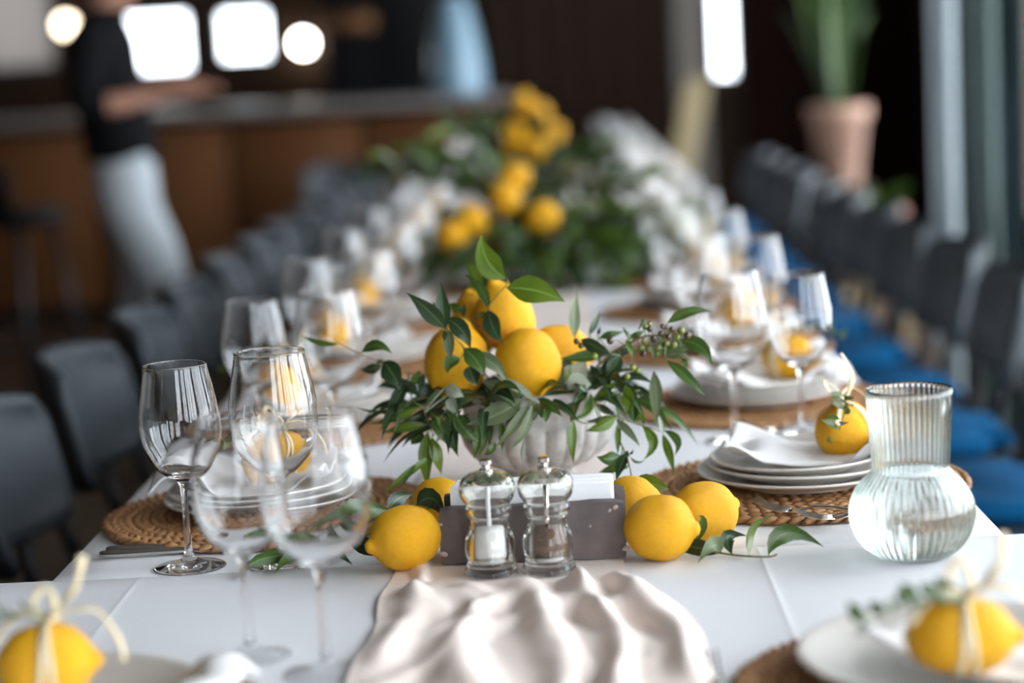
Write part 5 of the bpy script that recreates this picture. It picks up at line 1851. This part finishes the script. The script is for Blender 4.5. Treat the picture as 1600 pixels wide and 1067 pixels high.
def chain(pts, rad, start=None):
    prev = start
    ids = []
    for p, r in zip(pts, rad):
        bv.append(p); br.append(r); i = len(bv) - 1
        if prev is not None: be.append((prev, i))
        prev = i; ids.append(i)
    return ids


sp = chain([(.02, 0, 1.00), (.00, 0, 1.15), (-.02, 0, 1.32), (-.01, 0, 1.43), (.015, 0, 1.50), (.035, 0, 1.53), (.055, 0, 1.595), (.055, 0, 1.655), (.04, 0, 1.71)],
           [(.10, .07), (.095, .07), (.105, .075), (.07, .055), .050, .055, (.075, .088), (.078, .095), (.05, .06)])
chain([(.105, 0, 1.55), (.125, 0, 1.565)], [.03, .016], sp[5])          # chin
chain([(.138, 0, 1.62), (.150, 0, 1.60)], [.016, .012], sp[6])        # nose
for s in (-1, 1):
    a = chain([(-.01, .165 * s, 1.40), (-.04, .205 * s, 1.29), (-.045, .215 * s, 1.175), (.07, .20 * s, 1.165), (.185, .175 * s, 1.195), (.225, .17 * s, 1.205), (.265, .165 * s, 1.21)],
              [.036, .040, .038, .036, .027, (.022, .036), (.016, .038)], sp[2])
    for k, (dy, L) in enumerate(((-.028, .060), (-.010, .072), (.009, .068), (.027, .052))):
        x, y, z = bv[a[-1]]
        chain([(x + .028, y + dy, z + .001), (x + .028 + L * .5, y + dy * 1.1, z - .004), (x + .028 + L, y + dy * 1.1, z - .018)], [.0095, .009, .0075], a[-1])
    x, y, z = bv[a[-2]]
    chain([(x + .018, y - .036, z + .004), (x + .048, y - .055, z - .004), (x + .072, y - .060, z - .014)], [.011, .010, .008], a[-2])
    chain([(.045, .092 * s, 1.625)], [.016], sp[6])                      # ear
body = skin_obj('body', bv, be, br, M['skin'], per)
for s in (-1, 1):
    mobj('eye', lathe('eye', [(0, -.011), (.008, -.008), (.011, 0), (.008, .008), (0, .011)], 12), M['paper'], per, (.122, .034 * s, 1.633))
# hair: a cap hugging the skull, longer at the nape
V, Fc = [], []
NA, NE = 28, 14
for j in range(NE + 1):
    e = PI * .5 - j / NE * PI * .78
    for i in range(NA):
        a = 2 * PI * i / NA
        back = .5 - .5 * math.cos(a)                     # 0 at the face, 1 at the nape
        ee = max(e, PI * .5 - PI * (.27 + .50 * back ** .7))
        r = 1 + .04 * noise.noise(Vector((i * .7, j * .5, 2)))
        V.append((.030 + .108 * r * math.cos(ee) * math.cos(a), .094 * r * math.cos(ee) * math.sin(a), 1.655 + .100 * r * math.sin(ee)))
for j in range(NE):
    for i in range(NA):
        k = (i + 1) % NA
        Fc.append((j * NA + i, (j + 1) * NA + i, (j + 1) * NA + k, j * NA + k))
hr = mobj('hair', mesh('hair', V, Fc), M['hair'], per)
hr.modifiers.new('thick', 'SOLIDIFY').thickness = .008
# t-shirt with short sleeves
rings = [(.975, .030, .126, .150), (1.01, .026, .128, .152), (1.08, .016, .126, .150), (1.15, .005, .124, .150), (1.22, -.008, .127, .158), (1.29, -.016, .131, .170),
                   (1.35, -.018, .128, .182), (1.39, -.017, .120, .178), (1.42, -.013, .104, .150), (1.45, -.006, .085, .108), (1.485, .006, .064, .068)]
V, Fc = [], []
for z, cx, rx, ry in rings:
    for i in range(28):
        a = 2 * PI * i / 28
        V.append((cx + rx * math.cos(a), ry * math.sin(a), z + .006 * math.sin(a * 5) * (z < 1)))
for j in range(len(rings) - 1):
    for i in range(28):
        k = (i + 1) % 28
        Fc.append((j * 28 + i, j * 28 + k, (j + 1) * 28 + k, (j + 1) * 28 + i))
sh = mobj('shirt', mesh('shirt', V, Fc), M['shirt'], per)
sh.modifiers.new('sub', 'SUBSURF').levels = 1
for s in (-1, 1):
    mobj('sleeve', tube('sleeve', crom([(-.016, .125 * s, 1.39), (-.022, .170 * s, 1.36), (-.034, .197 * s, 1.29), (-.040, .213 * s, 1.20), (-.015, .211 * s, 1.168), (.035, .206 * s, 1.164)], 3),
                        [.062, .066, .068, .068, .066, .066, .066, .065, .064, .063, .062, .060, .058, .056, .054, .053], 16), M['shirt'], per)
per.scale = (1, 1, 1.03)
# jeans mid-stride
jv = [(.025, 0, 1.07), (.03, 0, .95),
      (.04, -.085, .86), (.125, -.09, .66), (.165, -.09, .52), (.12, -.09, .32), (.075, -.09, .11),
      (.02, .085, .86), (.045, .09, .66), (.05, .09, .52), (-.02, .09, .32), (-.09, .09, .14)]
je = [(0, 1), (1, 2), (2, 3), (3, 4), (4, 5), (5, 6), (1, 7), (7, 8), (8, 9), (9, 10), (10, 11)]
jr = [.105, .128, (.11, .115), (.105, .10), (.092, .092), (.085, .085), (.08, .085), (.11, .115), (.10, .10), (.088, .09), (.082, .085), (.08, .085)]
skin_obj('jeans', jv, je, jr, M['jeans'], per, (1,))
for (x, y, z) in ((.06, -.09, 0), (-.11, .09, .0)):
    shv = [(x - .05, y, z + .05), (x + .02, y, z + .05), (x + .11, y, z + .042), (x + .165, y, z + .034)]
    skin_obj('shoe', shv, [(0, 1), (1, 2), (2, 3)], [(.045, .038), (.055, .042), (.042, .045), (.03, .036)], M['shoe'], per)
